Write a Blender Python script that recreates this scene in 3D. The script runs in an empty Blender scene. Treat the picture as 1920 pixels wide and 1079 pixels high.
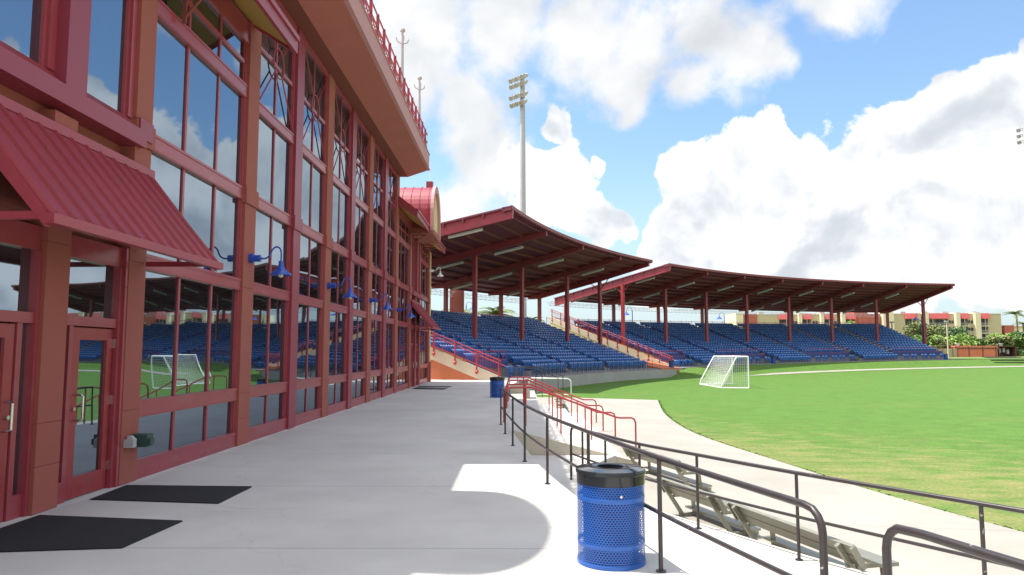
import bpy, math, random
from math import sin, cos, pi, radians, sqrt, hypot
random.seed(7)
SC = bpy.context.scene
COL = SC.collection

# ------------------------------------------------------------------ camera
cam_d = bpy.data.cameras.new('camera'); cam = bpy.data.objects.new('camera', cam_d); COL.objects.link(cam)
cam.location = (0, 0, 1.8); cam.rotation_euler = (radians(90 + 5.14), 0, radians(0.43))
cam_d.sensor_width = 36; cam_d.lens = 25.125; cam_d.clip_end = 6000; cam_d.clip_start = 0.05
SC.camera = cam

# ------------------------------------------------------------------ light and exposure
SUN_DIR = (-0.437, 0.06, 1.0)
EL = math.atan2(SUN_DIR[2], hypot(SUN_DIR[0], SUN_DIR[1])); AZ = math.atan2(SUN_DIR[0], SUN_DIR[1])
sd = bpy.data.lights.new('sun', 'SUN'); sun = bpy.data.objects.new('sun', sd); COL.objects.link(sun)
sd.energy = 3.7; sd.angle = radians(0.5); sd.color = (1, 0.95, 0.87)
from mathutils import Vector
sun.rotation_euler = Vector(SUN_DIR).to_track_quat('Z', 'Y').to_euler(); sun.location = (-20, 0, 60)
SC.view_settings.view_transform = 'Standard'; SC.view_settings.look = 'None'
SC.view_settings.exposure = 1.0; SC.view_settings.gamma = 1
SC.cycles.max_bounces = 8; SC.cycles.transparent_max_bounces = 16

# ------------------------------------------------------------------ sky: clear sky with cumulus
W = bpy.data.worlds.new('World'); SC.world = W; W.use_nodes = True
def build_sky():
    nt = W.node_tree; N = nt.nodes; L = nt.links; N.clear()
    def nd(t, **k):
        n = N.new(t)
        for a, b in k.items(): setattr(n, a, b)
        return n
    def math_(op, a, b=None, c=None, clamp=False):
        n = nd('ShaderNodeMath', operation=op); n.use_clamp = clamp
        for i, v in enumerate((a, b, c)):
            if v is None: continue
            if hasattr(v, 'links'): L.new(v, n.inputs[i])
            else: n.inputs[i].default_value = v
        return n.outputs[0]
    out = nd('ShaderNodeOutputWorld'); bg = nd('ShaderNodeBackground'); L.new(bg.outputs[0], out.inputs[0])
    bg.inputs[1].default_value = 0.1
    sky = nd('ShaderNodeTexSky', sky_type='NISHITA'); sky.sun_disc = False
    sky.sun_elevation = EL; sky.sun_rotation = AZ % (2 * pi); sky.air_density = 1.3; sky.dust_density = 1.2; sky.ozone_density = 1.6
    tc = nd('ShaderNodeTexCoord'); D = tc.outputs['Generated']
    def noise(vec, sc, det, rough, dist=0.0):
        n = nd('ShaderNodeTexNoise'); n.inputs['Scale'].default_value = sc; n.inputs['Detail'].default_value = det
        n.inputs['Roughness'].default_value = rough; n.inputs['Distortion'].default_value = dist
        L.new(vec, n.inputs['Vector']); return n
    # domain warp so that cloud masses get broken outlines
    w1 = noise(D, 7.0, 3, 0.55)
    sub = nd('ShaderNodeVectorMath', operation='SUBTRACT'); L.new(w1.outputs['Color'], sub.inputs[0]); sub.inputs[1].default_value = (.5, .5, .5)
    scl = nd('ShaderNodeVectorMath', operation='SCALE'); L.new(sub.outputs[0], scl.inputs[0]); scl.inputs['Scale'].default_value = 0.10
    add = nd('ShaderNodeVectorMath', operation='ADD'); L.new(D, add.inputs[0]); L.new(scl.outputs[0], add.inputs[1])
    DW = add.outputs[0]
    HIGH = [(-.118,.896,.429,.104),(-.014,.907,.42,.105),(.077,.908,.412,.091),(.16,.896,.414,.076),(.232,.883,.408,.075),(.279,.882,.379,.061),
        (.317,.876,.362,.037),(.156,.92,.359,.053),(.223,.906,.36,.042),(.164,.932,.323,.029),(-.189,.907,.377,.112),(-.072,.941,.331,.065),
        (.372,.811,.452,.076),(.438,.769,.466,.06),(-.029,.97,.242,.081),(-.081,.978,.192,.074)]
    CUM = [(.044,.948,.314,.031),(.060,.961,.27,.040),(.070,.971,.227,.040),(.112,.96,.254,.016),(.03,.97,.242,.066),(.140,.974,.172,.027),(.105,.977,.184,.036),
        (.336,.898,.283,.033),(.301,.92,.251,.049),(.242,.938,.248,.039),(.23,.946,.229,.029),(.378,.888,.262,.024),(.351,.909,.226,.076),(.315,.927,.202,.063),
        (.41,.887,.214,.067),(.44,.865,.242,.049),(.48,.842,.248,.058),(.503,.814,.291,.037),(.515,.815,.266,.05),(.537,.802,.261,.061),(.556,.777,.296,.042),
        (.577,.761,.296,.058),(.502,.839,.209,.083),(.564,.802,.199,.091),(.258,.952,.164,.054),(.218,.965,.145,.044),(.305,.943,.134,.064),(.366,.921,.131,.083),
        (.435,.891,.133,.08),(.501,.855,.134,.077),(.559,.819,.128,.086),(.619,.758,.206,.115),(.607,.788,.106,.071),(.204,.974,.102,.044),(.477,.875,.078,.052),(.267,.943,.194,.06),(.452,.873,.184,.055),
        (.70,.66,.25,.13),(.80,.55,.20,.14),(.75,.64,.12,.12),(.90,.40,.15,.14)]
    def blobs(lst):
        cur = None
        for x, y, z, r in lst:
            v = nd('ShaderNodeVectorMath', operation='DISTANCE'); L.new(DW, v.inputs[0]); v.inputs[1].default_value = (x, y, z)
            m = math_('MULTIPLY_ADD', v.outputs['Value'], -1.0 / r, 1.0)
            cur = m if cur is None else math_('SMOOTH_MAX', cur, m, 0.25)
        return cur
    fh = blobs(HIGH); fc = blobs(CUM)
    n1 = noise(D, 13.0, 9, 0.56, 0.3); n1o = n1.outputs['Fac']
    n2 = noise(D, 30.0, 6, 0.6); n2o = n2.outputs['Fac']
    # scattered cumulus away from the part of the sky the blobs describe
    g1 = noise(D, 2.6, 5, 0.5).outputs['Fac']
    dv = nd('ShaderNodeVectorMath', operation='DOT_PRODUCT'); L.new(D, dv.inputs[0]); dv.inputs[1].default_value = (.18, .93, .32)
    away = math_('MULTIPLY_ADD', dv.outputs['Value'], -7.0, 5.6, clamp=True)
    gen = math_('MULTIPLY', math_('MULTIPLY_ADD', g1, 6.0, -2.55), away)
    gen = math_('SUBTRACT', gen, math_('SUBTRACT', 1.0, away))
    cl = nd('ShaderNodeVectorMath', operation='DISTANCE'); L.new(D, cl.inputs[0]); cl.inputs[1].default_value = (.66, .55, .52)
    gen = math_('SUBTRACT', gen, math_('MULTIPLY_ADD', cl.outputs['Value'], -7.0, 3.0, clamp=True))
    nz = math_('MULTIPLY_ADD', n1o, 2.3, -1.15)
    cover_c = math_('ADD', fc, nz)
    cover_c = math_('MAXIMUM', cover_c, math_('ADD', gen, math_('MULTIPLY', nz, .8)))
    cover_h = math_('ADD', fh, math_('MULTIPLY', nz, .9))
    def ramp(v, a, b):
        n = nd('ShaderNodeMapRange', interpolation_type='SMOOTHSTEP'); L.new(v, n.inputs['Value'])
        n.inputs['From Min'].default_value = a; n.inputs['From Max'].default_value = b; return n.outputs['Result']
    alpha_c = ramp(cover_c, -0.02, 0.16); alpha_h = ramp(cover_h, -0.15, 0.62)
    # low horizon veil
    sep = nd('ShaderNodeSeparateXYZ'); L.new(D, sep.inputs[0]); dz = sep.outputs['Z']
    veil = math_('MULTIPLY', ramp(dz, 0.30, 0.0), 0.62)
    # billow light: density difference towards the sun
    off = nd('ShaderNodeVectorMath', operation='ADD'); L.new(D, off.inputs[0]); off.inputs[1].default_value = (-.012, 0, .03)
    n1a = noise(D, 6.5, 5, 0.5, 0.3).outputs['Fac']; n1b = noise(off.outputs[0], 6.5, 5, 0.5, 0.3).outputs['Fac']
    lit = math_('MULTIPLY_ADD', math_('SUBTRACT', n1a, n1b), 5.0, 0.54)
    lit = math_('ADD', lit, math_('MULTIPLY_ADD', cover_c, -0.26, 0.16))
    lit = math_('ADD', lit, math_('MULTIPLY_ADD', n2o, 0.7, -.35))
    lit = ramp(lit, -0.30, 1.15)
    def mixc(f, a, b):
        n = nd('ShaderNodeMix', data_type='RGBA'); L.new(f, n.inputs[0])
        for i, v in ((6, a), (7, b)):
            if hasattr(v, 'links'): L.new(v, n.inputs[i])
            else: n.inputs[i].default_value = (*v, 1)
        return n.outputs[2]
    K = 1.0
    ccol = mixc(lit, (3.5 * K, 3.75 * K, 4.1 * K), (6.4 * K, 6.35 * K, 6.3 * K))
    hcol = mixc(math_('MULTIPLY_ADD', math_('SUBTRACT', n1a, n1b), 2.2, 0.45, clamp=True), (3.7 * K, 3.85 * K, 4.05 * K), (5.9 * K, 5.9 * K, 5.9 * K))
    # out-of-view clouds near the sun boosted to lift ambient light on the terrace
    ds = nd('ShaderNodeVectorMath', operation='DOT_PRODUCT'); L.new(D, ds.inputs[0]); ds.inputs[1].default_value = (-.41, .055, .91)
    glow = math_('MULTIPLY_ADD', ramp(ds.outputs['Value'], .45, .95), 1.55, 1.0)
    def boost(col):
        v = nd('ShaderNodeVectorMath', operation='SCALE'); L.new(col, v.inputs[0]); L.new(glow, v.inputs['Scale']); return v.outputs[0]
    ccol = boost(ccol); hcol = boost(hcol)
    tint = nd('ShaderNodeMix', data_type='RGBA', blend_type='MULTIPLY'); tint.inputs[0].default_value = 1
    L.new(sky.outputs[0], tint.inputs[6]); tint.inputs[7].default_value = (*SKY_TINT, 1)
    c = mixc(veil, tint.outputs[2], (3.6 * K, 4.5 * K, 5.2 * K))
    c = mixc(alpha_h, c, hcol)
    c = mixc(alpha_c, c, ccol)
    L.new(c, bg.inputs[0])
SKY_TINT = (.90, 1.02, 1.12)
build_sky()

# ------------------------------------------------------------------ materials
def srgb(r, g, b): return tuple(((v / 255) / 12.92 if v / 255 < .04045 else ((v / 255 + .055) / 1.055) ** 2.4) for v in (r, g, b))
MATS = {}
def M(name, col, rough=.55, var=.10, vs=2.0, bump=0.0, bs=60, metal=0.0, spec=.5, second=None, s2=.5, thr=(.5, .6), stretch=(1, 1, 1), coat=0.0):
    m = bpy.data.materials.new(name); m.use_nodes = True; nt = m.node_tree; N = nt.nodes; L = nt.links
    b = N['Principled BSDF']; b.inputs['Roughness'].default_value = rough; b.inputs['Metallic'].default_value = metal
    b.inputs['Specular IOR Level'].default_value = spec; b.inputs['Coat Weight'].default_value = coat
    tc = N.new('ShaderNodeTexCoord'); mp = N.new('ShaderNodeMapping'); mp.inputs['Scale'].default_value = stretch
    geo = N.new('ShaderNodeNewGeometry'); L.new(geo.outputs['Position'], mp.inputs[0])
    n = N.new('ShaderNodeTexNoise'); n.inputs['Scale'].default_value = vs; n.inputs['Detail'].default_value = 7; n.inputs['Roughness'].default_value = .65
    L.new(mp.outputs[0], n.inputs['Vector'])
    r = N.new('ShaderNodeMapRange'); r.inputs['From Min'].default_value = .25; r.inputs['From Max'].default_value = .75
    r.inputs['To Min'].default_value = 1 - var; r.inputs['To Max'].default_value = 1 + var; L.new(n.outputs['Fac'], r.inputs['Value'])
    mx = N.new('ShaderNodeMix'); mx.data_type = 'RGBA'; mx.blend_type = 'MULTIPLY'; mx.inputs[0].default_value = 1; mx.inputs[6].default_value = (*col, 1)
    L.new(r.outputs[0], mx.inputs[7]); colout = mx.outputs[2]
    if second:
        n2 = N.new('ShaderNodeTexNoise'); n2.inputs['Scale'].default_value = s2; n2.inputs['Detail'].default_value = 8; n2.inputs['Roughness'].default_value = .7; L.new(mp.outputs[0], n2.inputs['Vector'])
        r2 = N.new('ShaderNodeMapRange'); r2.inputs['From Min'].default_value = thr[0]; r2.inputs['From Max'].default_value = thr[1]; L.new(n2.outputs['Fac'], r2.inputs['Value'])
        m2 = N.new('ShaderNodeMix'); m2.data_type = 'RGBA'; L.new(r2.outputs[0], m2.inputs[0]); L.new(colout, m2.inputs[6]); m2.inputs[7].default_value = (*second, 1); colout = m2.outputs[2]
    L.new(colout, b.inputs['Base Color'])
    rr = N.new('ShaderNodeMapRange'); rr.inputs['To Min'].default_value = max(.02, rough - .08); rr.inputs['To Max'].default_value = min(1, rough + .08); L.new(n.outputs['Fac'], rr.inputs['Value'])
    if rough > .12: L.new(rr.outputs[0], b.inputs['Roughness'])
    if bump:
        n3 = N.new('ShaderNodeTexNoise'); n3.inputs['Scale'].default_value = bs; n3.inputs['Detail'].default_value = 4; L.new(mp.outputs[0], n3.inputs['Vector'])
        bp = N.new('ShaderNodeBump'); bp.inputs['Strength'].default_value = bump; bp.inputs['Distance'].default_value = .02; L.new(n3.outputs['Fac'], bp.inputs['Height']); L.new(bp.outputs[0], b.inputs['Normal'])
    MATS[name] = m; return m
CRIM = M('crimson_paint', (.31, .036, .056), .38, .10, 1.5, second=(.24, .04, .05), s2=.8, thr=(.5, .75))
CRIMD = M('crimson_column_paint', (.27, .035, .062), .4, .08)
FRAME = M('red_window_frame', (.325, .054, .07), .30, .10, 2.0, second=(.34, .12, .13), s2=3.0, thr=(.55, .8), stretch=(1, .3, 1))
TERRA = M('terracotta_stucco', (.32, .088, .066), .8, .07, 1.2, bump=.12, bs=90)
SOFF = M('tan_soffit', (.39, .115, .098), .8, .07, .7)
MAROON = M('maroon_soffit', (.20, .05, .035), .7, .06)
PINK = M('pink_tan_fascia', (.52, .25, .26), .7, .07, .8)
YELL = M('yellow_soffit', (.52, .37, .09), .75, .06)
YELLP = M('pale_yellow_paint', (.66, .52, .24), .7, .06)
ORANGE = M('orange_stucco', (.48, .15, .07), .8, .08, .8, bump=.1)
CREAM = M('cream_stucco', (.60, .50, .38), .8, .06, .8)
RED = M('red_rail_paint', (.40, .032, .042), .4, .10, 4)
METALRED = M('red_metal_roofing', (.30, .038, .055), .40, .10, 1.0, second=(.25, .045, .055), s2=1.3, thr=(.5, .75))
DECK = M('maroon_roof_deck', (.20, .042, .068), .6, .12, .6, stretch=(.4, .4, 1))
BEAM = M('maroon_beam', (.24, .04, .048), .5, .08)
BLACK = M('black_rail_paint', (.035, .028, .029), .38, .15, 8, second=(.40, .37, .35), s2=18, thr=(.655, .68))
RUBBER = M('black_rubber_mat', (.012, .012, .013), .9, .2, 30, bump=.5, bs=220)
STEEL = M('brushed_steel', (.62, .61, .58), .28, .06, 10, metal=1)
ALU = M('weathered_aluminium', (.29, .285, .23), .42, .10, 5, metal=.55, stretch=(1, 1, 1))
FINIAL = M('grey_finial_paint', (.42, .42, .44), .6, .08)
TRUSS = M('dull_grey_truss', (.30, .27, .27), .6, .1)
GALV = M('galvanised_pole', (.46, .47, .50), .5, .08, 1.0)
WHITE = M('white_paint', (.80, .80, .78), .45, .05)
LIGHTW = M('white_fixture_plastic', (.72, .72, .68), .5, .05)
SEATB = M('blue_seat_plastic', (.042, .145, .43), .26, .24, .9)
SEATHL = M('seat_edge_highlight', (.34, .44, .66), .3, .25, 3.0)  # painted highlight: paler blue in the middle of each seat back's top lip
SEATD = M('dark_blue_panel', (.03, .05, .20), .5, .1)
CANB = M('blue_perforated_steel', (.02, .108, .43), .3, .06, 5)
LAMPB = M('blue_lamp_enamel', (.022, .075, .42), .3, .06, 5)
LIDB = M('black_gloss_plastic', (.018, .02, .024), .09, .1, 6)
LINER = M('dark_blue_liner', (.006, .018, .12), .6, .1)
BULB = M('frosted_bulb', (.75, .72, .6), .3, .02)
GREENB = M('dark_green_box_paint', (.03, .07, .055), .5, .1)
GREYB = M('grey_box_paint', (.42, .42, .43), .5, .08)
APTW = M('beige_apartment_wall', (.52, .44, .29), .85, .05, .1)
APTP = M('cream_pilaster', (.74, .66, .48), .85, .05, .1)
BRICK = M('red_brick_wall', (.42, .12, .09), .85, .06, .3)
APTR = M('red_mansard_roof', (.50, .10, .10), .7, .07, .5)
DARKWIN = M('dark_window', (.035, .04, .055), .25, .3, .3)
BARK = M('bark', (.16, .12, .085), .9, .2, 4)
CONT = M('orange_container_paint', (.62, .20, .11), .6, .08, .6)
RUST = M('rust_brown_metal', (.12, .05, .045), .7, .2, 1.0)
KHAKI = M('khaki_panel', (.42, .37, .24), .8, .06, .5)
def leaf_mat(name, a, b):
    m = M(name, a, .6, .3, .9, second=b, s2=.7, thr=(.42, .62)); m.node_tree.nodes['Principled BSDF'].inputs['Subsurface Weight'].default_value = 0
    return m
FLOODP = M('pinkish_lamp_housing', (.40, .34, .34), .5, .1)
LEAF_A = leaf_mat('mid_green_leaves', (.10, .19, .04), (.17, .26, .06))
LEAF_B = leaf_mat('light_green_leaves', (.17, .30, .05), (.27, .36, .09))
LEAF_C = leaf_mat('olive_leaves', (.13, .18, .055), (.22, .21, .08))
LEAF_D = leaf_mat('dark_green_leaves', (.06, .13, .045), (.10, .18, .05))
PALM = leaf_mat('palm_leaves', (.11, .16, .045), (.20, .22, .08))

def concrete(name, col, joints=None, stain=(.30, .28, .25), wear=.5):
    m = M(name, col, .85, .06, .9, bump=.10, bs=140, second=stain, s2=.45, thr=(.58, 1.05)); nt = m.node_tree; N = nt.nodes; L = nt.links; b = N['Principled BSDF']
    src = b.inputs['Base Color'].links[0].from_socket
    geo = N.new('ShaderNodeNewGeometry')
    # fine speckle and hairline cracks
    v = N.new('ShaderNodeTexVoronoi'); v.feature = 'DISTANCE_TO_EDGE'; v.inputs['Scale'].default_value = .17; 
    ns = N.new('ShaderNodeTexNoise'); ns.inputs['Scale'].default_value = .9; ns.inputs['Detail'].default_value = 6; L.new(geo.outputs['Position'], ns.inputs['Vector'])
    va = N.new('ShaderNodeVectorMath'); va.operation = 'MULTIPLY_ADD'; L.new(ns.outputs['Color'], va.inputs[0]); va.inputs[1].default_value = (1.6, 1.6, 0); L.new(geo.outputs['Position'], va.inputs[2]); L.new(va.outputs[0], v.inputs['Vector'])
    cr = N.new('ShaderNodeMapRange'); cr.inputs['From Min'].default_value = .0006; cr.inputs['From Max'].default_value = .0022; cr.inputs['To Min'].default_value = .90; cr.inputs['To Max'].default_value = 1; L.new(v.outputs['Distance'], cr.inputs['Value'])
    fac = cr.outputs[0]
    tn = N.new('ShaderNodeTexNoise'); tn.inputs['Scale'].default_value = .33; tn.inputs['Detail'].default_value = 9; tn.inputs['Roughness'].default_value = .62; L.new(geo.outputs['Position'], tn.inputs['Vector'])
    tr_ = N.new('ShaderNodeMapRange'); tr_.inputs['From Min'].default_value = .3; tr_.inputs['From Max'].default_value = .7; tr_.inputs['To Min'].default_value = .86; tr_.inputs['To Max'].default_value = 1.10; L.new(tn.outputs['Fac'], tr_.inputs['Value'])
    gv = N.new('ShaderNodeTexVoronoi'); gv.inputs['Scale'].default_value = 1.7; L.new(geo.outputs['Position'], gv.inputs['Vector'])
    gr = N.new('ShaderNodeMapRange'); gr.inputs['From Min'].default_value = .022; gr.inputs['From Max'].default_value = .034; gr.inputs['To Min'].default_value = .78; gr.inputs['To Max'].default_value = 1; L.new(gv.outputs['Distance'], gr.inputs['Value'])
    for extra in (tr_.outputs[0], gr.outputs[0]):
        mm = N.new('ShaderNodeMath'); mm.operation = 'MULTIPLY'; L.new(fac, mm.inputs[0]); L.new(extra, mm.inputs[1]); fac = mm.outputs[0]
    if joints:
        sp = N.new('ShaderNodeSeparateXYZ'); L.new(geo.outputs['Position'], sp.inputs[0])
        for ax, per, offs in joints:
            a = N.new('ShaderNodeMath'); a.operation = 'ADD'; L.new(sp.outputs[ax], a.inputs[0]); a.inputs[1].default_value = offs
            p = N.new('ShaderNodeMath'); p.operation = 'PINGPONG'; L.new(a.outputs[0], p.inputs[0]); p.inputs[1].default_value = per / 2
            r = N.new('ShaderNodeMapRange'); r.inputs['From Min'].default_value = .004; r.inputs['From Max'].default_value = .016; r.inputs['To Min'].default_value = .62; r.inputs['To Max'].default_value = 1; L.new(p.outputs[0], r.inputs['Value'])
            mm = N.new('ShaderNodeMath'); mm.operation = 'MULTIPLY'; L.new(fac, mm.inputs[0]); L.new(r.outputs[0], mm.inputs[1]); fac = mm.outputs[0]
    mx = N.new('ShaderNodeMix'); mx.data_type = 'RGBA'; mx.blend_type = 'MULTIPLY'; mx.inputs[0].default_value = 1; L.new(src, mx.inputs[6]); L.new(fac, mx.inputs[7]); L.new(mx.outputs[2], b.inputs['Base Color'])
    return m
CONC = concrete('terrace_concrete', (.52, .495, .46), joints=[('Y', 3.05, -.65)])
def wall_foot_line(m):
    nt = m.node_tree; N = nt.nodes; L = nt.links; b = N['Principled BSDF']; src = b.inputs['Base Color'].links[0].from_socket
    geo = N.new('ShaderNodeNewGeometry'); sp = N.new('ShaderNodeSeparateXYZ'); L.new(geo.outputs['Position'], sp.inputs[0])
    n = N.new('ShaderNodeTexNoise'); n.inputs['Scale'].default_value = 2.2; n.inputs['Detail'].default_value = 8; L.new(geo.outputs['Position'], n.inputs['Vector'])
    a = N.new('ShaderNodeMath'); a.operation = 'MULTIPLY_ADD'; L.new(n.outputs['Fac'], a.inputs[0]); a.inputs[1].default_value = .5; L.new(sp.outputs['X'], a.inputs[2])
    r = N.new('ShaderNodeMapRange'); r.inputs['From Min'].default_value = -4.98; r.inputs['From Max'].default_value = -5.12; r.inputs['To Max'].default_value = .55; L.new(a.outputs[0], r.inputs['Value'])
    mx = N.new('ShaderNodeMix'); mx.data_type = 'RGBA'; L.new(r.outputs[0], mx.inputs[0]); L.new(src, mx.inputs[6]); mx.inputs[7].default_value = (.72, .70, .68, 1)
    # worn brownish traffic stains out from the doors
    s_ = N.new('ShaderNodeTexNoise'); s_.inputs['Scale'].default_value = .8; s_.inputs['Detail'].default_value = 7; s_.inputs['Roughness'].default_value = .6
    mp = N.new('ShaderNodeMapping'); mp.inputs['Scale'].default_value = (.45, 1.5, 1); L.new(geo.outputs['Position'], mp.inputs[0]); L.new(mp.outputs[0], s_.inputs['Vector'])
    r2 = N.new('ShaderNodeMapRange'); r2.inputs['From Min'].default_value = .52; r2.inputs['From Max'].default_value = .78; r2.inputs['To Max'].default_value = .5; L.new(s_.outputs['Fac'], r2.inputs['Value'])
    m2 = N.new('ShaderNodeMix'); m2.data_type = 'RGBA'; L.new(r2.outputs[0], m2.inputs[0]); L.new(mx.outputs[2], m2.inputs[6]); m2.inputs[7].default_value = (.44, .40, .35, 1); L.new(m2.outputs[2], b.inputs['Base Color'])
wall_foot_line(CONC)
CONCW = concrete('walkway_concrete', (.325, .303, .265), joints=[('Y', 6.0, .5)], stain=(.47, .39, .28))
CONCG = concrete('grey_concrete_wall', (.36, .355, .335), stain=(.22, .21, .19))
DECKC = concrete('dark_deck_concrete', (.21, .20, .215), stain=(.10, .10, .11))
CONCB = concrete('beige_concrete', (.50, .45, .36))

def glass_mat():
    m = bpy.data.materials.new('tinted_mirror_glass'); m.use_nodes = True; nt = m.node_tree; N = nt.nodes; L = nt.links
    b = N['Principled BSDF']; b.inputs['Roughness'].default_value = .015
    b.inputs['Base Color'].default_value = (.012, .014, .017, 1); b.inputs['IOR'].default_value = 4.3; b.inputs['Specular Tint'].default_value = (.70, .85, 1, 1)
    geo = N.new('ShaderNodeNewGeometry'); n = N.new('ShaderNodeTexNoise'); n.inputs['Scale'].default_value = .55; n.inputs['Detail'].default_value = 1
    L.new(geo.outputs['Position'], n.inputs['Vector']); bp = N.new('ShaderNodeBump'); bp.inputs['Strength'].default_value = .02; bp.inputs['Distance'].default_value = .25
    L.new(n.outputs['Fac'], bp.inputs['Height']); L.new(bp.outputs[0], b.inputs['Normal']); return m
GLASS = glass_mat()

def grass_mat():
    m = M('turf_grass', (.082, .163, .030), .85, .22, 1.6, bump=.6, bs=45, second=(.125, .165, .045), s2=.32, thr=(.52, .8)); nt = m.node_tree; N = nt.nodes; L = nt.links; b = N['Principled BSDF']
    b.inputs['Specular IOR Level'].default_value = .15
    src = b.inputs['Base Color'].links[0].from_socket; geo = N.new('ShaderNodeNewGeometry')
    # dry straw patches near the rim of the field
    mp = N.new('ShaderNodeMapping'); mp.inputs['Scale'].default_value = (.8, 1.6, 1); L.new(geo.outputs['Position'], mp.inputs[0])
    n = N.new('ShaderNodeTexNoise'); n.inputs['Scale'].default_value = 1.1; n.inputs['Detail'].default_value = 9; n.inputs['Roughness'].default_value = .72; L.new(mp.outputs[0], n.inputs['Vector'])
    d = N.new('ShaderNodeVectorMath'); d.operation = 'DISTANCE'; L.new(geo.outputs['Position'], d.inputs[0]); d.inputs[1].default_value = (60, 60, -1)
    r = N.new('ShaderNodeMapRange'); r.inputs['From Min'].default_value = 50; r.inputs['From Max'].default_value = 67; r.inputs['To Min'].default_value = -.22; r.inputs['To Max'].default_value = .17; L.new(d.outputs['Value'], r.inputs['Value'])
    a = N.new('ShaderNodeMath'); a.operation = 'ADD'; L.new(n.outputs['Fac'], a.inputs[0]); L.new(r.outputs[0], a.inputs[1])
    r2 = N.new('ShaderNodeMapRange'); r2.inputs['From Min'].default_value = .52; r2.inputs['From Max'].default_value = .78; r2.inputs['To Max'].default_value = .85; L.new(a.outputs[0], r2.inputs['Value'])
    mx = N.new('ShaderNodeMix'); mx.data_type = 'RGBA'; L.new(r2.outputs[0], mx.inputs[0]); L.new(src, mx.inputs[6]); mx.inputs[7].default_value = (.23, .212, .085, 1)
    # fine blade-scale speckle
    f = N.new('ShaderNodeTexNoise'); f.inputs['Scale'].default_value = 14; f.inputs['Detail'].default_value = 6; f.inputs['Roughness'].default_value = .8; L.new(geo.outputs['Position'], f.inputs['Vector'])
    fr = N.new('ShaderNodeMapRange'); fr.inputs['From Min'].default_value = .3; fr.inputs['From Max'].default_value = .7; fr.inputs['To Min'].default_value = .52; fr.inputs['To Max'].default_value = 1.48; L.new(f.outputs['Fac'], fr.inputs['Value'])
    m3 = N.new('ShaderNodeMix'); m3.data_type = 'RGBA'; m3.blend_type = 'MULTIPLY'; m3.inputs[0].default_value = 1; L.new(mx.outputs[2], m3.inputs[6]); L.new(fr.outputs[0], m3.inputs[7])
    L.new(m3.outputs[2], b.inputs['Base Color']); return m
GRASS = grass_mat()

def perforated():
    m = M('blue_perforated_shell', (.02, .108, .43), .3, .05, 5); nt = m.node_tree; N = nt.nodes; L = nt.links; b = N['Principled BSDF']
    uv = N.new('ShaderNodeUVMap'); sp = N.new('ShaderNodeSeparateXYZ'); L.new(uv.outputs[0], sp.inputs[0])
    def mt(op, a, c=None, d=None):
        n = N.new('ShaderNodeMath'); n.operation = op
        for i, v in enumerate((a, c, d)):
            if v is None: continue
            if hasattr(v, 'links'): L.new(v, n.inputs[i])
            else: n.inputs[i].default_value = v
        return n.outputs[0]
    # u in holes round the drum, v in rows up the drum; odd rows are shifted half a pitch
    row = mt('FLOOR', sp.outputs['Y']); odd = mt('MULTIPLY', mt('MODULO', row, 2.0), .5)
    fu = mt('SUBTRACT', mt('FRACT', mt('ADD', sp.outputs['X'], odd)), .5); fv = mt('MULTIPLY', mt('SUBTRACT', mt('FRACT', sp.outputs['Y']), .5), .87)
    d = mt('SQRT', mt('ADD', mt('MULTIPLY', fu, fu), mt('MULTIPLY', fv, fv)))
    hole = mt('LESS_THAN', d, .32)
    solid = mt('ADD', mt('LESS_THAN', mt('ABSOLUTE', mt('SUBTRACT', sp.outputs['Y'], 9.5)), 1.0), mt('LESS_THAN', mt('ABSOLUTE', mt('SUBTRACT', sp.outputs['Y'], 30.0)), 1.0))
    solid = mt('ADD', solid, mt('ADD', mt('LESS_THAN', sp.outputs['Y'], 1.0), mt('GREATER_THAN', sp.outputs['Y'], 38.0)))
    hole = mt('MULTIPLY', hole, mt('LESS_THAN', solid, .5))
    tr = N.new('ShaderNodeBsdfTransparent'); mx = N.new('ShaderNodeMixShader'); L.new(hole, mx.inputs[0]); L.new(b.outputs[0], mx.inputs[1]); L.new(tr.outputs[0], mx.inputs[2])
    L.new(mx.outputs[0], N['Material Output'].inputs['Surface']); return m
PERF = perforated()

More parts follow.
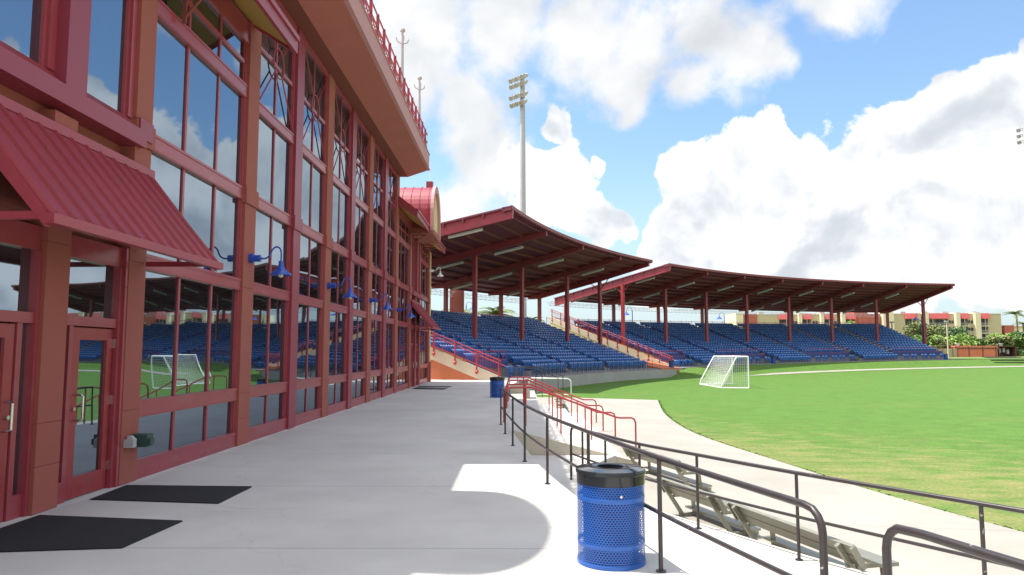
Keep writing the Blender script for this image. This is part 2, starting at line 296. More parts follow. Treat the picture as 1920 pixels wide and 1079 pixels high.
# ------------------------------------------------------------------ mesh helpers
ORG = {}
def cross(a, b): return (a[1]*b[2]-a[2]*b[1], a[2]*b[0]-a[0]*b[2], a[0]*b[1]-a[1]*b[0])
def norm(a):
    l = sqrt(sum(v*v for v in a)) or 1; return tuple(v/l for v in a)
class MB:
    def __init__(s): s.v = []; s.f = []; s.m = []; s.uv = None
    def quad(s, a, b, c, d, m=0):
        i = len(s.v); s.v += [a, b, c, d]; s.f.append((i, i+1, i+2, i+3)); s.m.append(m); return s
    def poly(s, pts, m=0):
        i = len(s.v); s.v += list(pts); s.f.append(tuple(range(i, i+len(pts)))); s.m.append(m); return s
    def box(s, x0, x1, y0, y1, z0, z1, m=0):
        return s.hexa([(x0,y0,z0),(x1,y0,z0),(x1,y1,z0),(x0,y1,z0)], [(x0,y0,z1),(x1,y0,z1),(x1,y1,z1),(x0,y1,z1)], m)
    def hexa(s, lo, hi, m=0):
        i = len(s.v); s.v += list(lo) + list(hi); n = len(lo)
        s.f.append(tuple(i+k for k in reversed(range(n)))); s.f.append(tuple(i+n+k for k in range(n)))
        for k in range(n): s.f.append((i+k, i+(k+1) % n, i+n+(k+1) % n, i+n+k))
        s.m += [m]*(n+2); return s
    def prism(s, pts, z0, z1, m=0): return s.hexa([(x, y, z0) for x, y in pts], [(x, y, z1) for x, y in pts], m)
    def bar(s, a, b, w, h, up=(0, 0, 1), m=0):
        d = norm(tuple(b[k]-a[k] for k in range(3))); r = norm(cross(d, up)); u = cross(r, d)
        def ring(p): return [tuple(p[k] + r[k]*i*w/2 + u[k]*j*h/2 for k in range(3)) for i, j in ((-1,-1),(1,-1),(1,1),(-1,1))]
        return s.hexa(ring(a), ring(b), m)
    def tube(s, pts, r, n=8, m=0, cap=True):
        pts = [tuple(p) for p in pts]; rs = r if isinstance(r, (list, tuple)) else [r]*len(pts); base = len(s.v); pu = None
        for k, p in enumerate(pts):
            a = pts[max(0, k-1)]; b = pts[min(len(pts)-1, k+1)]; d = norm(tuple(b[i]-a[i] for i in range(3)))
            if pu is None: pu = (0, 0, 1) if abs(d[2]) < .9 else (1, 0, 0)
            rr = norm(cross(d, pu)); u = cross(rr, d); pu = u
            for j in range(n):
                t = 2*pi*j/n; s.v.append(tuple(p[i] + rs[k]*(cos(t)*rr[i] + sin(t)*u[i]) for i in range(3)))
        for k in range(len(pts)-1):
            for j in range(n):
                a = base+k*n+j; b = base+k*n+(j+1) % n; s.f.append((a, b, b+n, a+n)); s.m.append(m)
        if cap:
            s.f.append(tuple(base+j for j in reversed(range(n)))); e = base+(len(pts)-1)*n; s.f.append(tuple(e+j for j in range(n))); s.m += [m, m]
        return s
    def lathe(s, prof, c, n=32, m=0):
        base = len(s.v)
        for r, z in prof:
            for j in range(n): t = 2*pi*j/n; s.v.append((c[0]+r*cos(t), c[1]+r*sin(t), c[2]+z))
        for k in range(len(prof)-1):
            for j in range(n):
                a = base+k*n+j; b = base+k*n+(j+1) % n; s.f.append((a, b, b+n, a+n)); s.m.append(m)
        return s
    def build(s, name, mats, parent=None, loc=None, smooth=False):
        mats = mats if isinstance(mats, (list, tuple)) else [mats]
        org = ORG[parent.name] if parent else (loc or (0, 0, 0))
        me = bpy.data.meshes.new(name); me.from_pydata([(x-org[0], y-org[1], z-org[2]) for x, y, z in s.v], [], s.f)
        for m in mats: me.materials.append(m)
        if len(mats) > 1: me.polygons.foreach_set('material_index', s.m)
        if smooth: me.polygons.foreach_set('use_smooth', [True]*len(s.f)); me.set_sharp_from_angle(angle=radians(38))
        me.update(); o = bpy.data.objects.new(name, me); COL.objects.link(o)
        if parent: o.parent = parent
        else: o.location = org
        ORG[o.name] = org; return o
def tag(o, label=None, cat=None, group=None, kind=None):
    for k, v in (('label', label), ('category', cat), ('group', group), ('kind', kind)):
        if v: o[k] = v
    return o
def thing(name, label, cat, loc=(0, 0, 0), group=None):
    o = bpy.data.objects.new(name, None); COL.objects.link(o); o.location = loc; ORG[o.name] = tuple(loc); o.empty_display_size = .3
    return tag(o, label, cat, group)
def dup(root, loc, label, rotz=None):
    r = root.copy(); COL.objects.link(r); r.location = loc; r['label'] = label
    if rotz is not None: r.rotation_euler = (0, 0, rotz)
    for ch in list(root.children):
        c = ch.copy(); COL.objects.link(c); c.parent = r
        for g in ch.children:
            d = g.copy(); COL.objects.link(d); d.parent = c
    ORG[r.name] = tuple(loc); return r
def spline(pts, n=6):
    out = []
    for k in range(len(pts)-1):
        p0 = pts[max(0, k-1)]; p1 = pts[k]; p2 = pts[k+1]; p3 = pts[min(len(pts)-1, k+2)]
        for j in range(n):
            t = j/n; out.append(tuple(.5*((2*p1[i]) + (-p0[i]+p2[i])*t + (2*p0[i]-5*p1[i]+4*p2[i]-p3[i])*t*t + (-p0[i]+3*p1[i]-3*p2[i]+p3[i])*t**3) for i in range(len(p1))))
    out.append(tuple(pts[-1])); return out

# ------------------------------------------------------------------ arena plan: one circle carries both grandstands
CX, CY, RR = 76.54, 28.85, 79.83
def PT(th, s): t = radians(th); return (CX - (RR+s)*cos(t), CY + (RR+s)*sin(t))
def P3(th, s, z): x, y = PT(th, s); return (x, y, z)
def sstep(v, a, b): t = max(0, min(1, (v-a)/(b-a))); return t*t*(3-2*t)
def gth(th): return max(0, min(1.05, (th-45)/60)) if th < 120 else 1.05*(1-sstep(th, 150, 260))
def ground_z(x, y):
    dx = CX-x; dy = y-CY; r = hypot(dx, dy); th = math.degrees(math.atan2(dy, dx)) % 360
    if th > 300: th -= 360
    b = sstep(th, 39.5, 43.5)*(1-sstep(th, 125, 160)) if th < 200 else 0
    z = -1 + gth(th)*sstep(r, 45, 74) + 1.0*b*sstep(r, 73.6, 77.6)
    if r > 78.6 and b > 0: z -= .25*b*sstep(r, 78.6, 79.6)*(1-sstep(th, 82, 84))
    return z
def build_ground():
    rs = [0, 8, 16, 24, 32, 40, 45] + [45+i*1.6 for i in range(1, 18)] + [73.6+i*.4 for i in range(0, 16)] + [80, 81, 84, 92, 110, 150, 220, 400, 800, 1600, 4000]
    ths = [i*1.0 for i in range(-60, 300)]; mb = MB()
    for r in rs:
        for th in ths:
            t = radians(th); x = CX-r*cos(t); y = CY+r*sin(t); z = ground_z(x, y)
            if r > 250: z = z*max(0, 1-(r-250)/500) + -.6*min(1, (r-250)/500)
            mb.v.append((x, y, z))
    n = len(ths)
    for i in range(len(rs)-1):
        for j in range(n):
            a = i*n+j; b = i*n+(j+1) % n; mb.f.append((a, b, b+n, a+n)); mb.m.append(0)
    o = mb.build('field_ground', GRASS, smooth=True); tag(o, kind='structure')
build_ground()

# terrace, bench tier, walkway
EDGE = spline([(4.2, -12), (3.3, -4), (2.75, 1.0), (2.33, 3.0), (1.86, 4.2), (1.38, 6.07), (.61, 9.97), (.32, 12), (.11, 14), (-.07, 16), (-.18, 18), (-.28, 22), (-.33, 27), (-.42, 31), (-.4, 36), (-.2, 41), (.12, 45.4)], 5)
tag(MB().prism([(-40, -12)] + EDGE + [(-6, 46.9), (-40, 54)], -1.25, 0).build('terrace', CONC), kind='structure')
R2 = [(6.9, 2.2), (5.4, 4.5), (4.13, 6.55), (3.12, 8.18), (2.36, 9.59), (1.79, 10.68), (1.42, 11.75), (1.13, 12.62), (.97, 13.15)]
TIER = spline([(10, -3)] + [(x+.22, y+.1) for x, y in R2] + [(1.45, 14.6), (2.2, 16.25)], 4)
tag(MB().prism([(3.0, -3)] + [p for p in EDGE if -3 < p[1] < 16.2] + [(-.05, 16.25)] + list(reversed(TIER)), -1.1, -.5).build('bench_tier_floor', CONC), kind='structure')
GEDGE = spline([(13, -8), (9.7, 4), (7.85, 11.44), (7.38, 13.5), (7.02, 15.7), (6.62, 19.2), (6.2, 23), (6.15, 26.9), (6.71, 33.05), (8.14, 41.88)], 8)
def build_walkway():
    mb = MB(); k = 4
    for x, y in GEDGE:
        xi = 3.4 + max(0, 6-y)*.3
        mb.v += [(-2, y, -.85), (xi, y, -.85), (x, y, -.984), (x+.01, y, -1.2)]
    for i in range(len(GEDGE)-1):
        for j in range(3): a = i*k+j; mb.f.append((a, a+1, a+1+k, a+k)); mb.m.append(0)
    mb.quad((-2, 41.88, -.85), (3.4, 41.88, -.85), (4.15, 43.27, -.984), (-2, 43.6, -.85)).poly([(3.4, 41.88, -.85), (8.14, 41.88, -.984), (4.15, 43.27, -.984)])
    tag(mb.build('walkway', CONCW), kind='structure')
build_walkway()
# whitish warning track curving in front of the far stand
def build_track():
    mb = MB(); pr = None
    for i in range(0, 150):
        th = 46+i*.9; w = min(1, i/7)*.75+.05
        a = [P3(th, s, 0) for s in (-6.3-w, -6.3+w)]
        a = [(x, y, ground_z(x, y)+.03) for x, y, _ in a]
        if pr: mb.quad(pr[0], a[0], a[1], pr[1])
        pr = a
    tag(mb.build('clay_path', CONCW), kind='structure')
build_track()

def turf_edge():
    mb = MB(); rnd = random.Random(3); sp = spline(GEDGE, 10)
    for i in range(len(sp)-1):
        (x0, y0), (x1, y1) = sp[i], sp[i+1]; L_ = hypot(x1-x0, y1-y0); n = int(L_*70)
        if y0 < 4: continue
        for k in range(n):
            t = rnd.random(); o = rnd.gauss(.02, .05); x = x0+(x1-x0)*t+o; y = y0+(y1-y0)*t; a = rnd.uniform(0, 6.28); h = rnd.uniform(.0, .014); w_ = rnd.uniform(.015, .05)
            mb.poly([(x-w_*cos(a), y-w_*sin(a), -1.0), (x+w_*cos(a), y+w_*sin(a), -1.0), (x+rnd.gauss(0, .03), y+rnd.gauss(0, .03), -.985+h)])
    tag(mb.build('turf_edge_grass', GRASS), 'ragged grass blades along the edge of the curved walkway', 'grass', kind='stuff')
turf_edge()

# ------------------------------------------------------------------ event building along the terrace
FX = -5.4
YM0, YM1, YE0, YE1 = 12.35, 32.05, 2.1, 43.6
BLD = thing('clubhouse', 'long terracotta and crimson two-storey building with mirrored window walls along the terrace', 'building', (FX, 22.9, 0))
w = MB(); w.box(-20, -5.56, YM0, YM1, -.5, 10.3); w.box(-20, -5.56, YE0, YM0-.01, -.5, 8.55); w.box(-20, -5.56, YM1+.01, YE1, -.5, 8.55)
w.build('wall', TERRA, BLD)
# pilasters: (centre y, width, material, top)
PIL = [(2.35, .45, 0, 8.4), (6.53, .44, 0, 8.4), (9.97, .44, 0, 8.4), (14.11, .58, 0, 9.74), (17.1, .54, 1, 9.74), (20.06, .62, 0, 9.74), (22.94, .52, 1, 9.74),
       (25.84, .66, 0, 9.74), (28.77, .6, 1, 9.74), (31.65, .66, 0, 9.74), (35.75, .62, 0, 8.4), (37.53, .43, 1, 8.4), (39.22, .42, 0, 8.4), (43.38, .42, 0, 8.4), (8.24, .43, 0, 4.6)]
for y, wd, k, top in PIL:
    p = MB(); x1 = -5.35 if k == 0 else -5.335; h = wd/2; zs = [0, .52, 1.0, 3.06, 4.72, 5.06, 7.35, top]
    for i in range(len(zs)-1):
        if zs[i] >= top: break
        e = .035 if (i == 4 and top > 5) else 0
        p.box(-5.56, x1+e, y-h-e, y+h+e, zs[i]+.004, min(zs[i+1], top)-.004)
    p.box(-5.56, x1-.012, y-h+.012, y+h-.012, 0, top-.01)
    p.build('pilaster', [TERRA, CRIMD][k], BLD)
def window_bay(y0, y1, n, rails, bars, top, brace=None):
    f = MB(); xb = -5.5; wd = y1-y0
    for a, b in rails:
        f.box(xb, -5.385, y0, y1, a, b); f.box(xb, -5.372, y0, y1, b-.05, b-.012); f.box(xb, -5.377, y0, y1, a+.02, a+.05)
    for a, b in bars: f.box(xb, -5.41, y0+.13, y1-.13, a, b)
    f.box(xb, -5.405, y0, y0+.08, .27, top); f.box(xb, -5.405, y1-.08, y1, .27, top)
    f.box(xb, -5.43, y0+.08, y0+.11, .27, top); f.box(xb, -5.43, y1-.11, y1-.08, .27, top)
    for k in range(1, n):
        c = y0+wd*k/n
        for (a0, a1), (b0, b1) in zip(rails[:-1], rails[1:]): f.box(xb, -5.43, c-.032, c+.032, a1, b0)
    fr = f.build('window', FRAME, BLD)
    g = MB(); jr = random.Random(int(y0*100))
    for (a0, a1), (b0, b1) in zip(rails[:-1], rails[1:]):
        for k in range(n):          # each pane sits a hair out of true, as glazing does
            ya, yb = y0+wd*k/n+.004, y0+wd*(k+1)/n-.004; ta, tb, tc = (jr.uniform(-.0035, .0035) for _ in range(3)); x = -5.455
            g.quad((x+ta+tb+tc*.3, ya, a1-.02), (x+ta-tb-tc*.3, yb, a1-.02), (x-ta-tb+tc*.3, yb, b0+.02), (x-ta+tb-tc*.3, ya, b0+.02))
    g.build('glass', GLASS, fr)
    if brace:
        b = MB(); z0, z1 = brace; zc = (z0+z1)/2; yc = (y0+y1)/2; x = -5.39; R_ = .34
        for sy in (-1, 1):
            for sz in (-1, 1):
                t = math.atan2(sz*(z1-z0)/2-0, sy*(wd/2-.15)); b.tube([(x, yc+R_*cos(t), zc+R_*sin(t)), (x, yc+sy*(wd/2-.12), zc+sz*(z1-z0)/2)], .017, 6)
        b.tube([(x, yc+R_*cos(q*pi/12), zc+R_*sin(q*pi/12)) for q in range(25)], .017, 6)
        b.build('cross_brace', CRIM, fr)
RA = [(0, .27), (.87, 1.11), (2.99, 3.22), (4.77, 5.03)]
for y0, y1 in [(14.4, 16.83), (17.37, 19.75), (20.37, 22.68), (23.2, 25.51), (26.17, 28.47), (29.07, 31.32)]:
    window_bay(y0, y1, 2, RA+[(6.77, 7.02), (9.58, 9.745)], [(8.16, 8.25)], 9.7, (7.08, 9.5))
for y0, y1 in [(2.58, 6.31), (10.19, 13.82), (31.98, 35.44), (39.43, 43.17)]:
    window_bay(y0, y1, 3, RA+[(6.83, 7.1), (7.95, 8.4)], [(7.5, 7.58)], 8.0)
def door_bay(y0, y1, s):
    # s = +1: the hinges stand at the high-y side, s = -1: mirrored
    def Y(t): return y0+t if s > 0 else y1-t
    def bx(mb, xa, xb, t0, t1, z0, z1): a, b = sorted((Y(t0), Y(t1))); mb.box(xa, xb, a, b, z0, z1)
    wd = y1-y0; f = MB()
    for a, b in ((2.12, 2.24), (2.95, 3.22)): bx(f, -5.55, -5.42, 0, wd, a, b)
    bx(f, -5.55, -5.40, 0, .05, 0, 2.95); bx(f, -5.55, -5.40, wd-.12, wd, 0, 2.95); bx(f, -5.55, -5.44, .20, .28, 0, 2.12); bx(f, -5.55, -5.44, .05, .20, 0, .25)
    bx(f, -5.55, -5.36, wd-.06, wd, 0, 3.22)
    fr = f.build('door_frame', FRAME, BLD); g = MB()
    for t0, t1, z0, z1 in ((.04, wd-.11, 2.2, 3.0), (.04, .22, .24, 2.14)):
        a, b = sorted((Y(t0), Y(t1))); g.quad((-5.5, a, z0), (-5.5, b, z0), (-5.5, b, z1), (-5.5, a, z1))
    g.build('glass', GLASS, fr)
    d = MB(); d0, d1 = .30, wd-.14; xa, xb = -5.53, -5.455
    bx(d, xa, xb, d0, d0+.14, .015, 2.10); bx(d, xa, xb, d1-.12, d1, .015, 2.10); bx(d, xa, xb, d0+.14, d1-.12, 1.95, 2.10); bx(d, xa, xb, d0+.14, d1-.12, .015, .27)
    dr = d.build('door', M('door_red_paint', (.30, .03, .036), .36, .10, 1.5, second=(.30, .07, .075), s2=2.0, thr=(.5, .8)) if 'door_red_paint' not in MATS else MATS['door_red_paint'], BLD)
    a, b = sorted((Y(d0+.13), Y(d1-.11))); MB().quad((-5.49, a, .26), (-5.49, b, .26), (-5.49, b, 1.96), (-5.49, a, 1.96)).build('glass', GLASS, dr)
    h = Y(d0+.085); hh = h + s*.12
    hb = MB().tube([(-5.455, h, .96), (-5.375, h, .96), (-5.355, h+s*.02, .975), (-5.355, h+s*.02, 1.255), (-5.375, h, 1.27), (-5.455, h, 1.27)], .014, 8)
    hb.tube([(-5.455, h-s*.03, 1.10), (-5.425, h-s*.03, 1.10)], .024, 10); hb.build('handle', STEEL, dr, smooth=True)
    for z in (.25, 1.1, 1.85): hg = MB(); bx(hg, -5.455, -5.42, d1-.005, d1+.03, z, z+.12); hg.build('hinge', STEEL, dr)
for a, b, s in [(6.75, 8.025, -1), (8.455, 9.75, 1), (36.06, 37.31, -1), (37.75, 39.01, 1)]: door_bay(a, b, s)
# upper storey over each entrance: crimson surround, pair of tall windows
for (ya, yb, yc) in ((6.75, 9.75, 8.24), (36.06, 39.01, 37.53)):
    f = MB(); f.box(-5.56, -5.25, ya-.35 if ya < 20 else ya, yb+.12 if ya < 20 else yb, 4.67, 4.90); f.box(-5.56, -5.255, yc-.2, yc+.2, 4.9, 8.4)
    f.box(-5.56, -5.265, ya-.42 if ya < 20 else ya, ya-.30 if ya < 20 else ya+.1, 4.9, 5.2); f.box(-5.56, -5.285, yb+.0 if ya < 20 else yb-.1, yb+.36 if ya < 20 else yb, 4.8, 5.08)
    f.build('entrance_surround', CRIMD, BLD)
    for y0, y1 in ((ya, yc-.2), (yc+.2, yb)):
        f = MB()
        f.hexa([(-5.56, y0, 4.9), (-5.29, y0, 4.9), (-5.29, y1, 4.9), (-5.56, y1, 4.9)], [(-5.56, y0, 5.09), (-5.43, y0, 5.06), (-5.43, y1, 5.06), (-5.56, y1, 5.09)])
        f.box(-5.5, -5.40, y0, y0+.12, 5.06, 8.2); f.box(-5.5, -5.40, y1-.12, y1, 5.06, 8.2); f.box(-5.5, -5.44, y0+.12, y0+.17, 5.06, 8.2); f.box(-5.5, -5.44, y1-.17, y1-.12, 5.06, 8.2); f.box(-5.5, -5.4, y0, y1, 8.1, 8.45)
        fr = f.build('window', FRAME, BLD); MB().quad((-5.48, y0, 5.0), (-5.48, y1, 5.0), (-5.48, y1, 8.2), (-5.48, y0, 8.2)).build('glass', GLASS, fr)
# standing-seam awnings over the doors
def awning(y0, y1):
    a = MB(); xt, zt, xe, ze = -5.29, 4.32, -4.25, 3.06; n = norm((zt-ze, 0, xe-xt)); th = .05
    def pt(t, y, o=0): return (xt+(xe-xt)*t + n[0]*o, y, zt+(ze-zt)*t + n[2]*o)
    a.hexa([pt(0, y0, -th), pt(1, y0, -th), pt(1, y1, -th), pt(0, y1, -th)], [pt(0, y0), pt(1, y0), pt(1, y1), pt(0, y1)])
    k = 0; y = y0+.02
    while y <= y1-.01:
        a.hexa([pt(.02, y-.022, -.01), pt(1.0, y-.022, -.01), pt(1.0, y+.022, -.01), pt(.02, y+.022, -.01)], [pt(.02, y-.01, .032), pt(1.0, y-.01, .032), pt(1.0, y+.01, .032), pt(.02, y+.01, .032)])
        for t in (.06, .28, .5, .72, .97): a.hexa([pt(t-.006, y+.035, -.002), pt(t+.006, y+.035, -.002), pt(t+.006, y+.05, -.002), pt(t-.006, y+.05, -.002)], [pt(t-.006, y+.035, .008), pt(t+.006, y+.035, .008), pt(t+.006, y+.05, .008), pt(t-.006, y+.05, .008)])
        y += .292
    aw = a.build('awning', METALRED, BLD)
    f = MB(); f.box(xe-.05, xe+.035, y0-.03, y1+.03, ze-.09, ze+.005); f.box(-5.33, xt+.03, y0-.03, y1+.03, zt-.02, zt+.09)
    for y in (y0-.03, y1-.05):
        f.hexa([(xt, y, zt-.22), (xe-.05, y, ze-.12), (xe-.05, y+.08, ze-.12), (xt, y+.08, zt-.22)], [(xt, y, zt+.02), (xe-.05, y, ze+.02), (xe-.05, y+.08, ze+.02), (xt, y+.08, zt+.02)])
        f.box(-5.3, xe-.04, y+.01, y+.06, ze-.05, ze+.02)
    f.build('awning_trim', CRIM, aw)
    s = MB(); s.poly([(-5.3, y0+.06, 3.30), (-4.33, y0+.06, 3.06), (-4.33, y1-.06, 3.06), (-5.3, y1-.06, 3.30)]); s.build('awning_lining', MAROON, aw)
awning(6.42, 10.12); awning(35.7, 39.38)
# low eaves either side of each barrel vault
def eave(y0, y1):
    xe, ze, xt, zt = -4.5, 8.12, -5.56, 8.92
    r = MB(); r.hexa([(xe, y0, ze-.02), (xt, y0, zt-.02), (xt, y1, zt-.02), (xe, y1, ze-.02)], [(xe, y0, ze+.04), (xt, y0, zt+.04), (xt, y1, zt+.04), (xe, y1, ze+.04)])
    r.hexa([(xt-.01, y0, zt-.02), (-11, y0, zt+2.0), (-11, y1, zt+2.0), (xt-.01, y1, zt-.02)], [(xt-.01, y0, zt+.04), (-11, y0, zt+2.06), (-11, y1, zt+2.06), (xt-.01, y1, zt+.04)])
    rf = r.build('eave_roof', METALRED, BLD)
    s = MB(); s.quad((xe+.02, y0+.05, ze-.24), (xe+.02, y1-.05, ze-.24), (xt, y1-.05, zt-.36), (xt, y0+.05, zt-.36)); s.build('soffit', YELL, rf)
    f = MB(); f.box(xe-.04, xe+.03, y0-.02, y1+.02, ze-.28, ze+.03); f.box(xe-.02, xe+.07, y0, y1, ze-.03, ze+.07)
    for y in (y0-.02, y1-.06): f.hexa([(xt, y, zt-.4), (xe-.04, y, ze-.28), (xe-.04, y+.08, ze-.28), (xt, y+.08, zt-.4)], [(xt, y, zt+.06), (xe-.04, y, ze+.06), (xe-.04, y+.08, ze+.06), (xt, y+.08, zt+.06)])
    f.build('fascia', CRIM, rf)
def barrel(yc, yl, yh):
    Rb, zc, xf = 1.68, 8.82, -4.3; n = 20
    def ring(x, R_): return [(x, yc+R_*cos(pi*k/n), zc+R_*sin(pi*k/n)) for k in range(n+1)]
    def full(x, R_): return [(x, yc+R_, 7.95)] + ring(x, R_) + [(x, yc-R_, 7.95)]
    r = MB(); a = full(-11, Rb); b = full(xf-.02, Rb); a2 = full(-11, Rb-.08); b2 = full(xf-.02, Rb-.08)
    for k in range(len(a)-1): r.quad(a[k], b[k], b[k+1], a[k+1]); r.quad(b2[k], a2[k], a2[k+1], b2[k+1]); r.quad(b[k], b2[k], b2[k+1], b[k+1])
    x = xf-.25
    while x > -10.5:
        p = full(x, Rb+.03); q = full(x-.03, Rb+.03); p0 = full(x, Rb-.01); q0 = full(x-.03, Rb-.01)
        for k in range(len(p)-1): r.quad(q[k], p[k], p[k+1], q[k+1]); r.quad(p[k], p0[k], p0[k+1], p[k+1]); r.quad(q0[k], q[k], q[k+1], q0[k+1])
        x -= .45
    vt = r.build('barrel_vault', METALRED, BLD)
    f = MB(); o = full(xf+.04, Rb+.06); i = full(xf+.04, Rb-.30); o2 = full(xf-.12, Rb+.06); i2 = full(xf-.12, Rb-.30)
    for k in range(len(o)-1): f.quad(o[k], i[k], i[k+1], o[k+1]); f.quad(i[k], i2[k], i2[k+1], i[k+1]); f.quad(o2[k], o[k], o[k+1], o2[k+1])
    f.build('arch_trim', PINK, vt)
    g = MB(); g.poly(list(reversed([(xf-.1, yc+(Rb-.28)*cos(pi*k/n), zc+(Rb-.28)*sin(pi*k/n)) for k in range(n+1)])) ); g.box(xf-.2, xf-.1, yc-Rb+.28, yc+Rb-.28, 8.0, zc); g.build('arch_panel', YELLP, vt)
    b_ = MB(); b_.box(-5.56, xf+.03, yc-Rb-.05, yc+Rb+.05, 7.78, 8.06); b_.box(-5.56, xf-.14, yc-Rb+.09, yc+Rb-.09, 8.06, 8.6); b_.build('arch_beam', TERRA, vt)
    c = MB(); c.box(-4.85, -4.5, yc-.17, yc+.17, zc+Rb-.05, zc+Rb+.34); c.build('finial_box', CRIM, vt)
    MB().tube([(-4.67, yc, zc+Rb+.3), (-4.67, yc, zc+Rb+1.5)], .012, 6).build('rod', WHITE, vt)
    for y in (yl-.9, yl+.0, yh+.0, yh+.9):
        br = MB(); br.box(-5.3, -4.6, y-.025, y+.025, 7.66, 7.72); br.box(-5.32, -5.26, y-.025, y+.025, 7.0, 7.72)
        br.tube([(-5.28, y, 7.1), (-5.12, y, 7.3), (-4.95, y, 7.5), (-4.7, y, 7.67)], .022, 6)
        br.build('bracket', MAROON, vt)
eave(1.9, 6.52); eave(9.96, 14.02); barrel(8.24, 6.5, 10.0)
eave(31.6, 35.8); eave(39.26, 43.9); barrel(37.53, 35.8, 39.26)
# main roof with deep overhang
rf = MB(); rf.box(-20, -4.1, YM0-.02, YM1-.02, 10.42, 10.74); roof = rf.build('roof', PINK, BLD)
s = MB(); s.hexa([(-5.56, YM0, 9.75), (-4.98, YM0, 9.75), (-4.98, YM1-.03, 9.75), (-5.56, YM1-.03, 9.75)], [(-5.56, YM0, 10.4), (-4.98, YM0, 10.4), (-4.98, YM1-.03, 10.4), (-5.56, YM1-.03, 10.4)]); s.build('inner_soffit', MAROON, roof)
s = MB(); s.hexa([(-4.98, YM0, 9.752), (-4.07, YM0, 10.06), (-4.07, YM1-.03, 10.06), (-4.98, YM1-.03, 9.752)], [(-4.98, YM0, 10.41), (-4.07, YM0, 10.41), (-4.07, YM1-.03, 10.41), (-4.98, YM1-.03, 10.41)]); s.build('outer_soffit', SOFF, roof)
f = MB(); f.box(-4.1, -4.03, YM0-.03, YM1, 10.05, 10.76); f.build('fascia', PINK, roof)
f = MB(); f.box(-4.03, -3.985, YM0-.03, YM1+.01, 10.06, 10.10); f.box(-4.12, -4.0, YM0-.03, YM1+.01, 10.762, 10.80); f.build('drip_edge', PINK, roof)
r = MB(); y = YM0
for z in (10.98, 11.3, 11.66): r.tube([(-4.11, YM0, z), (-4.11, YM1-.2, z)], .03, 6)
while y < YM1-.1:
    r.box(-4.15, -4.07, y-.04, y+.04, 10.74, 11.72); y2 = min(y+.99, YM1-.2)
    r.tube([(-4.11, y, 10.98), (-4.11, y2, 11.3)], .018, 5); r.tube([(-4.11, y, 11.3), (-4.11, y2, 10.98)], .018, 5); y += .99
r.build('roof_railing', CRIM, BLD)
dp = MB(); dp.box(-5.55, -5.26, YE1-.18, YE1+.12, 0, 1.2, 1); dp.box(-5.5, -5.3, YE1-.13, YE1+.08, 1.2, 7.9, 0); dp.build('downspout', [YELLP, TERRA], BLD)
# roof finials
def finial(y, label):
    t = thing('roof_finial', label, 'finial', (-4.4, y, 10.75), 'white finials on the roof edge')
    MB().lathe([(.10, 0), (.09, .4), (.055, 2.6), (.05, 3.2), (.0, 3.25)], (-4.4, y, 10.75), 10).build('mast', FINIAL, t, smooth=True)
    MB().lathe([(.0, 3.22), (.11, 3.3), (.10, 3.38), (.0, 3.46)], (-4.4, y, 10.75), 10).build('cap', FINIAL, t, smooth=True)
    a = MB()
    for k in range(4): q = k*pi/2+.4; a.tube([(-4.4+.05*cos(q), y+.05*sin(q), 13.55), (-4.4+.2*cos(q), y+.2*sin(q), 13.62), (-4.4+.24*cos(q), y+.24*sin(q), 13.76)], .025, 5)
    a.build('arms', FINIAL, t)
    a = MB(); a.bar((-4.4, y+.1, 11.2), (-4.4, y+.02, 13.1), .04, .16); a.build('stay', FINIAL, t)
finial(26.4, 'tall white finial standing higher against the sky on the roof railing'); finial(31.2, 'white finial at the far end of the roof railing')
# gooseneck wall lamps
def wall_lamp(y, z, label, white=False):
    mt = WHITE if white else LAMPB
    t = thing('wall_lamp', label, 'wall lamp', (-5.35, y, z), None if white else 'blue gooseneck lamps on the pilasters')
    MB().tube([(-5.35, y, z), (-5.27, y, z)], .095, 16).tube([(-5.27, y, z), (-5.13, y, z)], .068, 16).build('wall_mount', mt, t, smooth=True)
    MB().tube(spline([(-5.13, y, z), (-5.03, y, z), (-4.95, y, z+.06), (-4.9, y, z+.17), (-4.83, y, z+.23), (-4.75, y, z+.2), (-4.72, y, z+.1), (-4.72, y, z-.06)], 4), .017, 8).build('arm', mt, t, smooth=True)
    c = (-4.72, y, z-.34)
    MB().lathe([(.0, .29), (.045, .285), (.05, .2), (.075, .14), (.12, .09), (.2, .03), (.21, .0), (.2, .004), (.11, .08), (.05, .12)], c, 28).build('lamp_shade', [mt], t, smooth=True)
    MB().lathe([(.0, -.05), (.04, -.035), (.055, 0), (.04, .05), (.02, .09)], c, 14).build('bulb', BULB, t, smooth=True)
wall_lamp(14.14, 3.66, 'blue gooseneck lamp on the pilaster beside the near red awning')
wall_lamp(20.06, 3.66, 'blue gooseneck wall lamp second along from the near red awning')
wall_lamp(25.84, 3.66, 'blue gooseneck wall lamp third along from the near red awning')
wall_lamp(31.65, 3.66, 'blue gooseneck wall lamp nearest the far red awning')
wall_lamp(43.5, 6.75, 'small white gooseneck lamp on the yellow downspout at the far building corner', True)
